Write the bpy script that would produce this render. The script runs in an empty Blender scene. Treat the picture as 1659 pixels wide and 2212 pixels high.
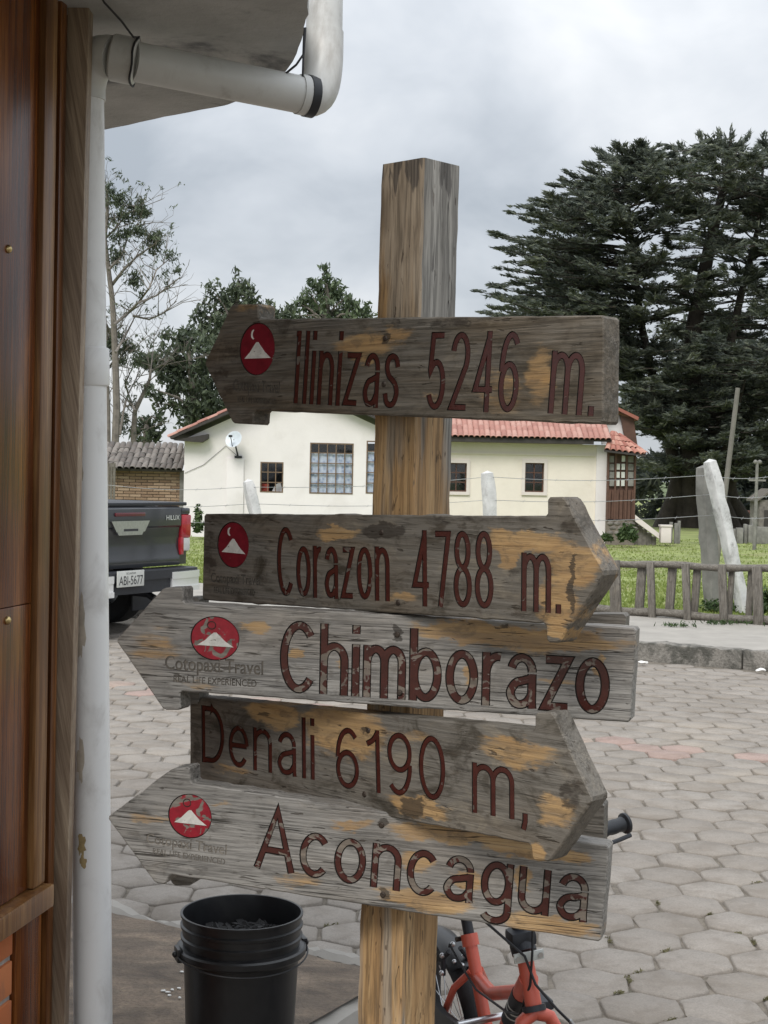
import bpy, bmesh, math, random
import numpy as np
from mathutils import Vector, Matrix, geometry
R = math.radians
rnd = random.Random(7)
rng = np.random.default_rng(7)
sc = bpy.context.scene
COL = sc.collection

# ------------------------------------------------------------------ camera
FPX, CZ, HOR, ROLL = 3200.0, 1.53, 1025.0, R(1.2)       # focal length and horizon measured on a 1659 x 2212 print
PW, PH = 1659.0, 2212.0
_p = math.atan((PH / 2 - HOR) / FPX)
_r0 = Vector((1, 0, 0)); FWD = Vector((0, math.cos(_p), -math.sin(_p))); _u0 = _r0.cross(FWD)
RGT = _r0 * math.cos(ROLL) + _u0 * math.sin(ROLL)
UPV = -_r0 * math.sin(ROLL) + _u0 * math.cos(ROLL)
CAM = Vector((0, 0, CZ))
cd = bpy.data.cameras.new('camera'); cam = bpy.data.objects.new('camera', cd); COL.objects.link(cam)
cd.sensor_fit = 'VERTICAL'; cd.sensor_height = 24.0; cd.lens = 24.0 * FPX / PH
cd.clip_start = 0.05; cd.clip_end = 3000
cam.matrix_world = Matrix((( RGT.x, UPV.x, -FWD.x, 0), (RGT.y, UPV.y, -FWD.y, 0), (RGT.z, UPV.z, -FWD.z, CZ), (0, 0, 0, 1)))
sc.camera = cam

# ------------------------------------------------------------------ sky, sun, exposure
SUN_EL, SUN_AZ = R(48), R(200)      # azimuth clockwise from +Y: behind the camera, a little to the left
world = bpy.data.worlds.new('World'); sc.world = world; world.use_nodes = True
def build_world():
    nt = world.node_tree; nt.nodes.clear(); n = nt.nodes.new; L = nt.links.new
    out = n('ShaderNodeOutputWorld')
    sky = n('ShaderNodeTexSky'); sky.sky_type = 'NISHITA'; sky.sun_disc = False
    sky.sun_elevation = SUN_EL; sky.sun_rotation = SUN_AZ
    b1 = n('ShaderNodeBackground'); b1.inputs[1].default_value = 0.09; L(sky.outputs[0], b1.inputs[0])
    tc = n('ShaderNodeTexCoord'); sep = n('ShaderNodeSeparateXYZ'); L(tc.outputs['Generated'], sep.inputs[0])
    def M(op, a, b=None, c=None):
        m = n('ShaderNodeMath'); m.operation = op
        for i, v in enumerate((a, b, c)):
            if v is None: continue
            if isinstance(v, (int, float)): m.inputs[i].default_value = v
            else: L(v, m.inputs[i])
        return m.outputs[0]
    z = M('MAXIMUM', sep.outputs[2], 0.0)
    zz = M('ADD', z, 0.45)
    cx = M('DIVIDE', sep.outputs[0], zz); cy = M('DIVIDE', sep.outputs[1], zz)
    cmb = n('ShaderNodeCombineXYZ'); L(cx, cmb.inputs[0]); L(cy, cmb.inputs[1]); cmb.inputs[2].default_value = 3.7
    def noise(scale, det, rough, dist, off):
        mp = n('ShaderNodeMapping'); mp.inputs['Location'].default_value = off; L(cmb.outputs[0], mp.inputs[0])
        t = n('ShaderNodeTexNoise'); t.inputs['Scale'].default_value = scale; t.inputs['Detail'].default_value = det
        t.inputs['Roughness'].default_value = rough; t.inputs['Distortion'].default_value = dist
        L(mp.outputs[0], t.inputs[0]); return t.outputs[0]
    a = noise(2.2, 5, 0.5, 0.25, (2.3, 0.6, 0)); b = noise(6.5, 5, 0.55, 0.4, (7.1, 1.9, 0))
    s = M('ADD', M('MULTIPLY', a, 0.78), M('MULTIPLY', b, 0.22))
    rp = n('ShaderNodeValToRGB'); L(s, rp.inputs[0])
    e = rp.color_ramp.elements
    e[0].position = 0.36; e[0].color = (0.42, 0.46, 0.51, 1)
    e[1].position = 0.65; e[1].color = (0.87, 0.885, 0.905, 1)
    m1 = rp.color_ramp.elements.new(0.5); m1.color = (0.63, 0.665, 0.71, 1)
    lum = M('MULTIPLY_ADD', M('POWER', z, 1.6), 1.2, 0.61)
    b2 = n('ShaderNodeBackground'); L(rp.outputs[0], b2.inputs[0]); L(lum, b2.inputs[1])
    mx = n('ShaderNodeMixShader'); mx.inputs[0].default_value = 0.93
    L(b1.outputs[0], mx.inputs[1]); L(b2.outputs[0], mx.inputs[2]); L(mx.outputs[0], out.inputs[0])
build_world()
sd = bpy.data.lights.new('sun', 'SUN'); sd.energy = 1.5; sd.angle = R(25); sd.color = (1.0, 0.96, 0.90)
sun = bpy.data.objects.new('sun', sd); COL.objects.link(sun)
_sd = Vector((math.sin(SUN_AZ) * math.cos(SUN_EL), math.cos(SUN_AZ) * math.cos(SUN_EL), math.sin(SUN_EL)))
sun.rotation_euler = _sd.to_track_quat('Z', 'Y').to_euler(); sun.location = (0, 0, 30)
sc.view_settings.view_transform = 'Standard'; sc.view_settings.look = 'None'
sc.view_settings.exposure = 0.68; sc.view_settings.gamma = 1.0; sc.view_settings.use_curve_mapping = False
sc.cycles.max_bounces = 6; sc.cycles.transparent_max_bounces = 12

# ------------------------------------------------------------------ measuring helpers
def ray(x, y): return FWD + RGT * ((x - PW / 2) / FPX) - UPV * ((y - PH / 2) / FPX)
def P(x, y, Y):
    d = ray(x, y); return CAM + d * (Y / d.y)
def G(x, y, z=0.0):
    d = ray(x, y); return CAM + d * ((z - CZ) / d.z)
def hit(x, y, o, n):
    d = ray(x, y); return CAM + d * ((o - CAM).dot(n) / d.dot(n))
def proj(p):
    q = p - CAM; f = q.dot(FWD)
    return (PW / 2 + FPX * q.dot(RGT) / f, PH / 2 - FPX * q.dot(UPV) / f)
def rectXZ(x0, y0, x1, y1, Y):
    xm, ym = (x0 + x1) / 2, (y0 + y1) / 2
    return P(x0, ym, Y).x, P(x1, ym, Y).x, P(xm, y1, Y).z, P(xm, y0, Y).z

# ------------------------------------------------------------------ object helpers
WM = {}
def empty(name, loc=(0, 0, 0), mat=None):
    o = bpy.data.objects.new(name, None); COL.objects.link(o); o.empty_display_size = 0.1
    m = mat if mat is not None else Matrix.Translation(Vector(loc))
    o.matrix_basis = m; WM[o.name] = m.copy(); return o
def put(o, parent=None, mw=None):
    COL.objects.link(o); mw = mw if mw is not None else Matrix.Identity(4)
    if parent is not None:
        o.parent = parent; o.matrix_parent_inverse = WM[parent.name].inverted()
    o.matrix_basis = mw; WM[o.name] = mw.copy(); return o
def tag(o, label=None, cat=None, group=None, kind=None):
    if label: o['label'] = label
    if cat: o['category'] = cat
    if group: o['group'] = group
    if kind: o['kind'] = kind
    return o
def arr_mesh(name, V, Fq):
    me = bpy.data.meshes.new(name); V = np.asarray(V, dtype=np.float32); Fq = np.asarray(Fq, dtype=np.int32)
    n, k = Fq.shape
    me.vertices.add(len(V)); me.vertices.foreach_set('co', V.ravel())
    me.loops.add(n * k); me.loops.foreach_set('vertex_index', Fq.ravel())
    me.polygons.add(n); me.polygons.foreach_set('loop_start', np.arange(0, n * k, k, dtype=np.int32))
    me.update(calc_edges=True); return me
def frame_from(d):
    d = Vector(d).normalized(); a = Vector((0, 0, 1)) if abs(d.z) < 0.95 else Vector((1, 0, 0))
    x = a.cross(d).normalized(); return x, d.cross(x), d
class MB:
    def __init__(s): s.v = []; s.f = []; s.mi = []; s.cur = 0
    def add(s, vs, fs):
        o = len(s.v); s.v += [tuple(v) for v in vs]; s.f += [tuple(i + o for i in f) for f in fs]; s.mi += [s.cur] * len(fs); return s
    def box(s, c, size, m=None, ch=0.0):
        m = m or Matrix.Identity(3); c = Vector(c); hx, hy, hz = [q / 2 for q in size]
        if ch <= 0:
            vs = [c + m @ Vector((x * hx, y * hy, z * hz)) for x in (-1, 1) for y in (-1, 1) for z in (-1, 1)]
            return s.add(vs, [(0, 1, 3, 2), (4, 6, 7, 5), (0, 4, 5, 1), (2, 3, 7, 6), (0, 2, 6, 4), (1, 5, 7, 3)])
        bm = bmesh.new(); bmesh.ops.create_cube(bm, size=1.0)
        for v in bm.verts: v.co = Vector((v.co.x * size[0], v.co.y * size[1], v.co.z * size[2]))
        bmesh.ops.bevel(bm, geom=list(bm.edges), offset=ch, segments=2, profile=0.6, affect='EDGES')
        bm.verts.index_update(); vs = [c + m @ v.co for v in bm.verts]; fs = [[v.index for v in f.verts] for f in bm.faces]; bm.free()
        return s.add(vs, fs)
    def bar(s, a, b, w, h, up=(0, 0, 1), ch=0.0):
        a = Vector(a); b = Vector(b); d = (b - a); L = d.length; d.normalize(); u = Vector(up); x = u.cross(d)
        if x.length < 1e-4: x = Vector((1, 0, 0)).cross(d)
        x.normalize(); y = d.cross(x)
        return s.box((a + b) / 2, (w, h, L), Matrix((x, y, d)).transposed(), ch)
    def tube(s, pts, r, n=10, cap=True, close=False):
        pts = [Vector(p) for p in pts]; k = len(pts); rs = r if isinstance(r, (list, tuple)) else [r] * k
        vs = []; fs = []; x = None
        for i, p in enumerate(pts):
            if close: d = pts[(i + 1) % k] - pts[i - 1]
            else: d = pts[min(i + 1, k - 1)] - pts[max(i - 1, 0)]
            d.normalize()
            if x is None: x, y, _ = frame_from(d)
            x = (x - d * x.dot(d)).normalized(); y = d.cross(x)
            for j in range(n):
                a = 2 * math.pi * j / n; vs.append(p + (x * math.cos(a) + y * math.sin(a)) * rs[i])
        m = k if close else k - 1
        for i in range(m):
            for j in range(n):
                a, b = i * n + j, i * n + (j + 1) % n; c, d2 = ((i + 1) % k) * n + (j + 1) % n, ((i + 1) % k) * n + j
                fs.append((a, b, c, d2))
        if cap and not close: fs.append(tuple(range(n - 1, -1, -1))); fs.append(tuple((k - 1) * n + j for j in range(n)))
        return s.add(vs, fs)
    def lathe(s, prof, c=(0, 0, 0), n=48, m=None, close=False):
        m = m or Matrix.Identity(3); c = Vector(c); vs = []; fs = []; k = len(prof)
        for r, z in prof:
            for j in range(n):
                a = 2 * math.pi * j / n; vs.append(c + m @ Vector((r * math.cos(a), r * math.sin(a), z)))
        for i in range(k if close else k - 1):
            for j in range(n):
                i2 = (i + 1) % k
                fs.append((i * n + j, i * n + (j + 1) % n, i2 * n + (j + 1) % n, i2 * n + j))
        return s.add(vs, fs)
    def prism(s, poly, z0, z1, m=None):
        """polygon in x, y extruded from z0 to z1, m a 4x4"""
        m = m or Matrix.Identity(4); k = len(poly)
        vs = [m @ Vector((x, y, z0)) for x, y in poly] + [m @ Vector((x, y, z1)) for x, y in poly]
        fs = [tuple(range(k - 1, -1, -1)), tuple(range(k, 2 * k))] + [(i, (i + 1) % k, k + (i + 1) % k, k + i) for i in range(k)]
        return s.add(vs, fs)
    def ball(s, c, r, seg=12, rings=8, sq=(1, 1, 1), m=None):
        m = m or Matrix.Identity(3); prof = [(max(1e-4, r * math.sin(math.pi * i / rings)), -r * math.cos(math.pi * i / rings)) for i in range(rings + 1)]
        o = len(s.v); s.lathe(prof, (0, 0, 0), seg); c = Vector(c)
        for i in range(o, len(s.v)):
            q = s.v[i]; s.v[i] = tuple(c + m @ Vector((q[0] * sq[0], q[1] * sq[1], q[2] * sq[2])))
        return s
    def mesh(s, name, mats, smooth=30):
        me = bpy.data.meshes.new(name); me.from_pydata(s.v, [], s.f)
        for m in (mats if isinstance(mats, (list, tuple)) else [mats]): me.materials.append(m)
        if len(me.materials) > 1: me.polygons.foreach_set('material_index', s.mi)
        bm = bmesh.new(); bm.from_mesh(me); bmesh.ops.recalc_face_normals(bm, faces=bm.faces); bm.to_mesh(me); bm.free()
        if smooth:
            me.polygons.foreach_set('use_smooth', [True] * len(me.polygons)); me.set_sharp_from_angle(angle=R(smooth))
        me.update(); return me
    def build(s, name, mats, parent=None, mw=None, smooth=30):
        return put(bpy.data.objects.new(name, s.mesh(name, mats, smooth)), parent, mw)
def roughen(o, amt, scale, seed=0.0):
    from mathutils import noise
    for v in o.data.vertices:
        q = Vector(v.co) * scale + Vector((seed, seed * 1.7, 0)); v.co += noise.noise_vector(q) * amt

# ------------------------------------------------------------------ node helpers
class NT:
    def __init__(s, name):
        s.m = bpy.data.materials.new(name); s.m.use_nodes = True; s.t = s.m.node_tree
        s.b = s.t.nodes['Principled BSDF']; s.o = s.t.nodes['Material Output']
    def n(s, typ, **kw):
        q = s.t.nodes.new(typ)
        for k, v in kw.items(): setattr(q, k, v)
        return q
    def L(s, a, b): s.t.links.new(a, b)
    def set(s, sock, v):
        if isinstance(v, bpy.types.NodeSocket): s.L(v, sock)
        else:
            if isinstance(v, (tuple, list)) and sock.type == 'RGBA' and len(v) == 3: v = (*v, 1)
            sock.default_value = v
    def math(s, op, a, b=None, c=None, clamp=False):
        q = s.n('ShaderNodeMath', operation=op, use_clamp=clamp)
        for i, v in enumerate((a, b, c)):
            if v is not None: s.set(q.inputs[i], v)
        return q.outputs[0]
    def vec(s, op, a, b=None):
        q = s.n('ShaderNodeVectorMath', operation=op); s.set(q.inputs[0], a)
        if b is not None: s.set(q.inputs[1], b)
        return q.outputs['Value'] if op in ('LENGTH', 'DISTANCE', 'DOT_PRODUCT') else q.outputs[0]
    def coord(s, which='Object'): return s.n('ShaderNodeTexCoord').outputs[which]
    def map(s, v, scale=(1, 1, 1), loc=(0, 0, 0), rot=(0, 0, 0)):
        q = s.n('ShaderNodeMapping'); s.set(q.inputs[0], v); q.inputs['Scale'].default_value = scale
        q.inputs['Location'].default_value = loc; q.inputs['Rotation'].default_value = rot; return q.outputs[0]
    def noise(s, v, scale=5, det=4, rough=0.55, dist=0.0, col=False):
        q = s.n('ShaderNodeTexNoise'); s.set(q.inputs['Vector'], v); s.set(q.inputs['Scale'], scale); q.inputs['Detail'].default_value = det
        q.inputs['Roughness'].default_value = rough; q.inputs['Distortion'].default_value = dist
        return q.outputs[1] if col else q.outputs[0]
    def voro(s, v, scale=5, feature='F1'):
        q = s.n('ShaderNodeTexVoronoi', feature=feature); s.set(q.inputs['Vector'], v); q.inputs['Scale'].default_value = scale; return q.outputs[0]
    def rng(s, v, a, b, c=0.0, d=1.0, smooth=True):
        q = s.n('ShaderNodeMapRange'); q.interpolation_type = 'SMOOTHSTEP' if smooth else 'LINEAR'
        s.set(q.inputs[0], v)
        for i, w in enumerate((a, b, c, d)): s.set(q.inputs[i + 1], w)
        return q.outputs[0]
    def ramp(s, v, stops):
        q = s.n('ShaderNodeValToRGB'); s.set(q.inputs[0], v); el = q.color_ramp.elements
        while len(el) < len(stops): el.new(0.5)
        for e, (p, c) in zip(el, stops): e.position = p; e.color = (*c, 1)
        return q.outputs[0]
    def mix(s, f, a, b, mode='MIX'):
        q = s.n('ShaderNodeMix', data_type='RGBA', blend_type=mode); s.set(q.inputs[0], f); s.set(q.inputs[6], a); s.set(q.inputs[7], b); return q.outputs[2]
    def bump(s, h, strength=0.3, dist=0.002, nrm=None):
        q = s.n('ShaderNodeBump'); q.inputs['Strength'].default_value = strength; q.inputs['Distance'].default_value = dist
        s.L(h, q.inputs['Height'])
        if nrm is not None: s.L(nrm, q.inputs['Normal'])
        return q.outputs[0]
    def fin(s, col=None, rough=None, nrm=None, metal=None, spec=None, coat=None):
        if col is not None: s.set(s.b.inputs['Base Color'], col)
        if rough is not None: s.set(s.b.inputs['Roughness'], rough)
        if nrm is not None: s.L(nrm, s.b.inputs['Normal'])
        if metal is not None: s.b.inputs['Metallic'].default_value = metal
        if spec is not None: s.b.inputs['Specular IOR Level'].default_value = spec
        if coat is not None: s.b.inputs['Coat Weight'].default_value = coat; s.b.inputs['Coat Roughness'].default_value = 0.08
        return s.m
def plain(name, c, rough=0.6, var=0.25, scale=8, bump=0.15, bdist=0.003, metal=0.0, spec=0.5, dirt=None, dscale=3.0, damt=0.5, coat=None):
    n = NT(name); v = n.coord(); a = n.noise(v, scale, 6, 0.6)
    lo = tuple(q * (1 - var) for q in c); hi = tuple(min(1, q * (1 + var)) for q in c)
    col = n.ramp(a, [(0.28, lo), (0.72, hi)])
    if dirt:
        d = n.noise(n.map(v, (1, 1, 0.6)), dscale, 8, 0.65, 0.4); col = n.mix(n.math('MULTIPLY', n.rng(d, 0.5, 0.72), damt), col, dirt)
    nr = n.bump(n.noise(v, scale * 6, 6, 0.65), bump, bdist) if bump else None
    return n.fin(col, rough, nr, metal, spec, coat)
def ellipses(n, v2, lst):
    """largest of several soft ellipses (x, y, rx, ry, strength) in the surface's own coordinates"""
    acc = None
    for (x, y, rx, ry, st) in lst:
        q = n.map(v2, (1 / rx, 1 / ry, 0), (-x / rx, -y / ry, 0)); d = n.vec('LENGTH', q)
        k = n.rng(d, 1.35, 0.45, 0.0, st)
        acc = k if acc is None else n.math('MAXIMUM', acc, k)
    return acc
def weathered(name, ochre=(), dark=(), tone=0.0, seed=0.0, rag=0.5, axis='x', warm=0.25, crack=0.5, grain=1.0, mottle=0.3):
    """old varnished timber: grey silvered grain, ochre patches where varnish is left, dark stains, cracks"""
    n = NT(name); v = n.coord()
    if axis == 'z': v = n.map(v, (1, 1, 1), (0, 0, 0), (0, R(90), 0))
    v = n.vec('ADD', v, (seed, seed * 0.37, seed * 0.11))
    off = (seed, seed * 0.37)
    g1 = n.noise(n.map(v, (4.0, 74, 74)), 1.0, 9, 0.68, 0.2)
    g2 = n.noise(n.map(v, (11, 230, 230)), 1.0, 4, 0.6, 0.1)
    big = n.noise(n.map(v, (3.0, 9, 9)), 1.0, 5, 0.6, 0.6)
    t = tone; k_ = 0.10 * grain
    gg = n.math('ADD', n.math('MULTIPLY', n.math('SUBTRACT', g1, 0.5), grain), 0.5)
    grey = n.ramp(gg, [(0.25, (0.100 + t, 0.090 + t, 0.076 + t)), (0.45, (0.165 + t, 0.150 + t, 0.130 + t)), (0.6, (0.222 + t, 0.205 + t, 0.181 + t)), (0.78, (0.33 + t, 0.31 + t, 0.28 + t))])
    br = n.ramp(gg, [(0.25, (0.105 + t, 0.080 + t, 0.058 + t)), (0.7, (0.235 + t, 0.190 + t, 0.140 + t))])
    col = n.mix(n.rng(big, 0.42, 0.72, 0.0, warm + 0.35), grey, br)
    mo = n.noise(n.map(v, (9, 16, 16)), 1.0, 6, 0.66, 0.8); mo2 = n.noise(n.map(v, (30, 55, 55)), 1.0, 5, 0.65, 0.5)
    col = n.mix(n.rng(mo, 0.50, 0.68, 0, mottle * 1.5), col, (0.062 + t * .4, 0.053 + t * .4, 0.041 + t * .4)); col = n.mix(n.rng(mo, 0.45, 0.30, 0, mottle), col, (0.27 + t, 0.235 + t, 0.185 + t))
    col = n.mix(n.rng(mo2, 0.55, 0.70, 0, mottle * 1.3), col, (0.07, 0.055, 0.04))
    fib = n.rng(g2, 0.36, 0.6, 1 - 0.42 * grain, 1.10); 
    hsv = n.n('ShaderNodeVectorMath', operation='SCALE'); n.L(col, hsv.inputs[0]); n.L(fib, hsv.inputs['Scale']); col = hsv.outputs[0]
    wob = n.vec('SCALE', n.vec('SUBTRACT', n.noise(n.map(v, (18, 40, 40)), 1.0, 6, 0.65, 0, True), (0.5, 0.5, 0.5)))
    wob.node.inputs['Scale'].default_value = 0.055
    vd = n.vec('ADD', v, wob)
    if ochre:
        m = ellipses(n, vd, [(x + off[0], y + off[1], a, b, s) for x, y, a, b, s in ochre])
        ragn = n.noise(n.map(v, (10, 75, 75)), 1.0, 7, 0.7, 0.3)
        m = n.rng(n.math('ADD', m, n.math('MULTIPLY', n.math('SUBTRACT', ragn, 0.5), rag * 2.6)), 0.26, 0.74)
        oc = n.ramp(n.noise(n.map(v, (6, 46, 46)), 1.0, 8, 0.68, 0.6), [(0.28, (0.20, 0.105, 0.04)), (0.40, (0.42, 0.245, 0.095)), (0.6, (0.53, 0.335, 0.145)), (0.8, (0.56, 0.41, 0.235))])
        oc = n.mix(n.rng(g1, 0.36, 0.62, 0.5, 0.0), oc, (0.20, 0.135, 0.075)); oc = n.mix(n.rng(mo2, 0.50, 0.66, 0, 0.6), oc, (0.17, 0.115, 0.065)); col = n.mix(n.math('MULTIPLY', m, 0.82), col, oc)
    if dark:
        m = ellipses(n, vd, [(x + off[0], y + off[1], a, b, s) for x, y, a, b, s in dark])
        dn = n.noise(n.map(v, (26, 40, 40)), 1.0, 6, 0.7)
        m = n.rng(n.math('ADD', m, n.math('MULTIPLY', n.math('SUBTRACT', dn, 0.5), 1.5)), 0.45, 0.75)
        col = n.mix(n.math('MULTIPLY', m, 0.8), col, (0.035, 0.027, 0.02))
    pits = n.noise(n.map(v, (22, 110, 110)), 1.0, 3, 0.5, 0.4)
    pm = n.rng(pits, 0.66, 0.72)
    col = n.mix(n.math('MULTIPLY', pm, 0.75), col, (0.045, 0.034, 0.024))
    cr = n.noise(n.map(v, (2.6, 120, 120)), 1.0, 2, 0.4, 0.8)
    cm = n.rng(n.math('ABSOLUTE', n.math('SUBTRACT', cr, 0.5)), 0.0, 0.016, 1.0, 0.0)
    cm = n.math('MULTIPLY', cm, n.rng(n.noise(n.map(v, (9, 24, 24)), 1.0, 4, 0.6), 0.54 - 0.14 * crack, 0.64 - 0.12 * crack, 0, crack))
    col = n.mix(cm, col, (0.03, 0.024, 0.018))
    h = n.math('SUBTRACT', n.math('ADD', n.math('MULTIPLY', g1, 0.8), n.math('MULTIPLY', g2, 0.55)), n.math('MULTIPLY', n.math('MAXIMUM', cm, pm), 0.7))
    nr = n.bump(h, 0.9, 0.0026)
    return n.fin(col, n.rng(g1, 0.3, 0.7, 0.5, 0.75), nr, spec=0.42)
def worn_paint(name, c, wear, under=(0.20, 0.175, 0.145), rough=0.22, scale=26, seed=0.0, soft=0.02):
    n = NT(name); v = n.vec('ADD', n.coord(), (seed, seed, 0))
    a = n.noise(n.map(v, (1, 1.4, 1)), scale, 3, 0.5, 0.9); b = n.noise(v, scale * 5, 4, 0.6)
    k = n.rng(n.math('ADD', a, n.math('MULTIPLY', n.math('SUBTRACT', b, 0.5), 0.12)), wear - soft, wear + soft, 1.0, 0.0)   # 1 = paint gone
    pc = n.ramp(n.noise(v, 60, 4, 0.6), [(0.3, tuple(q * 0.75 for q in c)), (0.7, tuple(q * 1.2 for q in c))])
    uc = n.ramp(n.noise(n.map(v, (8, 120, 120)), 1, 5, 0.6), [(0.3, tuple(q * 0.55 for q in under)), (0.7, tuple(q * 1.3 for q in under))])
    col = n.mix(k, pc, uc)
    edge = n.math('MULTIPLY', n.rng(n.math('ABSOLUTE', n.math('SUBTRACT', a, wear)), 0.0, 0.035, 1.0, 0.0), 0.06)
    col = n.mix(edge, col, (0.30, 0.25, 0.22))
    nr = n.bump(n.math('ADD', n.math('MULTIPLY', k, -0.8), n.math('MULTIPLY', b, 0.35)), 0.5, 0.0012)
    return n.fin(col, n.math('ADD', n.math('MULTIPLY', k, 0.5), rough), nr, spec=0.5)

# ------------------------------------------------------------------ materials
mt = {}
def mats():
    mt['pvc'] = plain('white_pvc', (0.80, 0.80, 0.79), 0.35, 0.03, 4, 0.05, 0.001, dirt=(0.33, 0.30, 0.27), dscale=9, damt=0.4)
    mt['pvc_grey'] = plain('grey_pvc', (0.60, 0.60, 0.58), 0.4, 0.08, 5, 0.06, 0.001, dirt=(0.24, 0.21, 0.18), dscale=6, damt=0.65)  # greyer, dirtier copy of the white plastic for the upper pipes
    mt['soffit'] = plain('stained_plaster', (0.42, 0.42, 0.41), 0.9, 0.2, 4, 0.8, 0.008, dirt=(0.10, 0.105, 0.115), dscale=3.2, damt=1.0)
    mt['rubber'] = plain('black_rubber', (0.016, 0.018, 0.022), 0.45, 0.3, 20, 0.1)
    mt['wire'] = plain('black_wire', (0.012, 0.012, 0.014), 0.5, 0.2, 20, 0)
    mt['brass'] = plain('brass', (0.55, 0.42, 0.20), 0.3, 0.2, 60, 0.1, 0.0005, metal=1.0)
    mt['steel'] = plain('steel', (0.55, 0.55, 0.56), 0.28, 0.12, 40, 0.05, 0.0005, metal=1.0)
    mt['bolt'] = plain('rusty_bolt', (0.06, 0.045, 0.035), 0.55, 0.4, 200, 0.4, 0.0006, metal=0.6)
    mt['chrome'] = plain('chrome', (0.82, 0.83, 0.84), 0.18, 0.03, 5, 0, metal=0.45)
    mt['truck'] = plain('dark_grey_car_paint', (0.018, 0.020, 0.025), 0.3, 0.15, 3, 0, dirt=(0.07, 0.066, 0.06), dscale=2.5, damt=0.35, coat=0.7)
    mt['plastic'] = plain('black_plastic', (0.018, 0.020, 0.026), 0.5, 0.2, 30, 0.15)
    mt['lens'] = plain('red_lens', (0.36, 0.012, 0.022), 0.14, 0.25, 14, 0, coat=0.6)
    mt['lens_dark'] = plain('dark_red_lens', (0.10, 0.016, 0.022), 0.2, 0.15, 14, 0, coat=0.5)
    mt['tyre'] = plain('tyre_rubber', (0.013, 0.013, 0.014), 0.75, 0.3, 30, 0.3)
    mt['plate'] = plain('plate_white', (0.55, 0.56, 0.53), 0.4, 0.08, 20, 0.05)
    mt['ink'] = plain('dark_ink', (0.03, 0.03, 0.035), 0.5, 0.1, 20, 0)
    mt['bike'] = plain('coral_red_enamel', (0.60, 0.115, 0.072), 0.38, 0.10, 18, 0.03, 0.0005, dirt=(0.36, 0.10, 0.07), dscale=14, damt=0.35, coat=0.15)
    mt['bucket'] = plain('black_bucket_plastic', (0.009, 0.0095, 0.011), 0.36, 0.25, 25, 0.12, 0.001, dirt=(0.035, 0.033, 0.032), dscale=6, damt=0.4)
    mt['coal'] = plain('charcoal', (0.012, 0.012, 0.013), 0.75, 0.5, 60, 0.7, 0.003)
    mt['slab'] = None
    mt['house'] = plain('white_house_plaster', (0.76, 0.724, 0.727), 0.9, 0.04, 1.6, 0.35, 0.012, dirt=(0.58, 0.54, 0.52), dscale=1.1, damt=0.35)
    mt['cream'] = plain('cream_house_plaster', (0.76, 0.70, 0.625), 0.9, 0.05, 1.6, 0.35, 0.012, dirt=(0.62, 0.55, 0.45), dscale=1.1, damt=0.4)
    mt['trimw'] = plain('pale_pink_trim', (0.66, 0.60, 0.57), 0.8, 0.06, 4, 0.2)
    mt['fascia'] = plain('dark_fascia', (0.035, 0.03, 0.028), 0.7, 0.3, 4, 0.2)
    mt['brownwood'] = plain('brown_painted_wood', (0.095, 0.045, 0.03), 0.6, 0.3, 5, 0.3, 0.004)
    mt['bars'] = plain('rust_brown_bars', (0.15, 0.10, 0.065), 0.6, 0.3, 14, 0.1)
    mt['curtain'] = None
    mt['interior'] = plain('room_shade_paint', (0.02, 0.02, 0.022), 0.9, 0.3, 2, 0)  # near-black colour stands in for the shade of unlit rooms
    mt['cloth_w'] = plain('white_cloth', (0.55, 0.55, 0.56), 0.9, 0.25, 6, 0.2)
    mt['cloth_r'] = plain('red_cloth', (0.32, 0.05, 0.035), 0.9, 0.3, 6, 0.2)
    mt['dish'] = plain('pale_dish', (0.55, 0.60, 0.65), 0.4, 0.12, 5, 0)
    mt['stone'] = plain('rubble_stone', (0.17, 0.155, 0.14), 0.9, 0.45, 7, 0.6, 0.02)
    mt['fence'] = weathered('grey_fence_wood', tone=-0.02, seed=3.3, warm=-0.3, axis='z')
    mt['rail'] = weathered('grey_rail_wood', tone=-0.03, seed=5.3, warm=-0.3)
    mt['whitepost'] = plain('whitewashed_concrete', (0.58, 0.58, 0.57), 0.85, 0.2, 7, 0.7, 0.012, dirt=(0.17, 0.16, 0.15), dscale=6, damt=0.85)
    mt['greypost'] = plain('bare_concrete', (0.20, 0.195, 0.18), 0.9, 0.3, 6, 0.5, 0.006, dirt=(0.09, 0.088, 0.075), dscale=4, damt=0.6)
    mt['pole'] = plain('grey_pole_wood', (0.16, 0.15, 0.135), 0.85, 0.25, 4, 0.3)
    mt['bark'] = plain('pale_grey_bark', (0.17, 0.15, 0.13), 0.9, 0.35, 5, 0.6, 0.02)
    mt['darkbark'] = plain('dark_bark', (0.045, 0.037, 0.03), 0.95, 0.4, 3, 0.8, 0.05)
    mt['litter'] = plain('pale_litter', (0.72, 0.71, 0.68), 0.8, 0.08, 30, 0.1)
    mt['red'] = worn_paint('emblem_red', (0.17, 0.010, 0.020), 0.30, rough=0.3, scale=40)
    mt['red_peel'] = worn_paint('emblem_red_peeling', (0.27, 0.010, 0.022), 0.42, rough=0.3, scale=34, seed=4.0)
    mt['white'] = worn_paint('emblem_white', (0.62, 0.60, 0.55), 0.33, rough=0.45, scale=60)
    mt['dip'] = plain('grimy_groove', (0.026, 0.019, 0.014), 0.8, 0.4, 60, 0.3)
    mt['dipwood'] = plain('dark_engraved_wood', (0.13, 0.112, 0.092), 0.8, 0.4, 90, 0.4, dirt=(0.03, 0.025, 0.02), dscale=40, damt=0.95)
    mt['dipvery'] = plain('worn_engraved_wood', (0.21, 0.185, 0.155), 0.8, 0.3, 90, 0.4, dirt=(0.10, 0.085, 0.07), dscale=45, damt=0.8)
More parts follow.
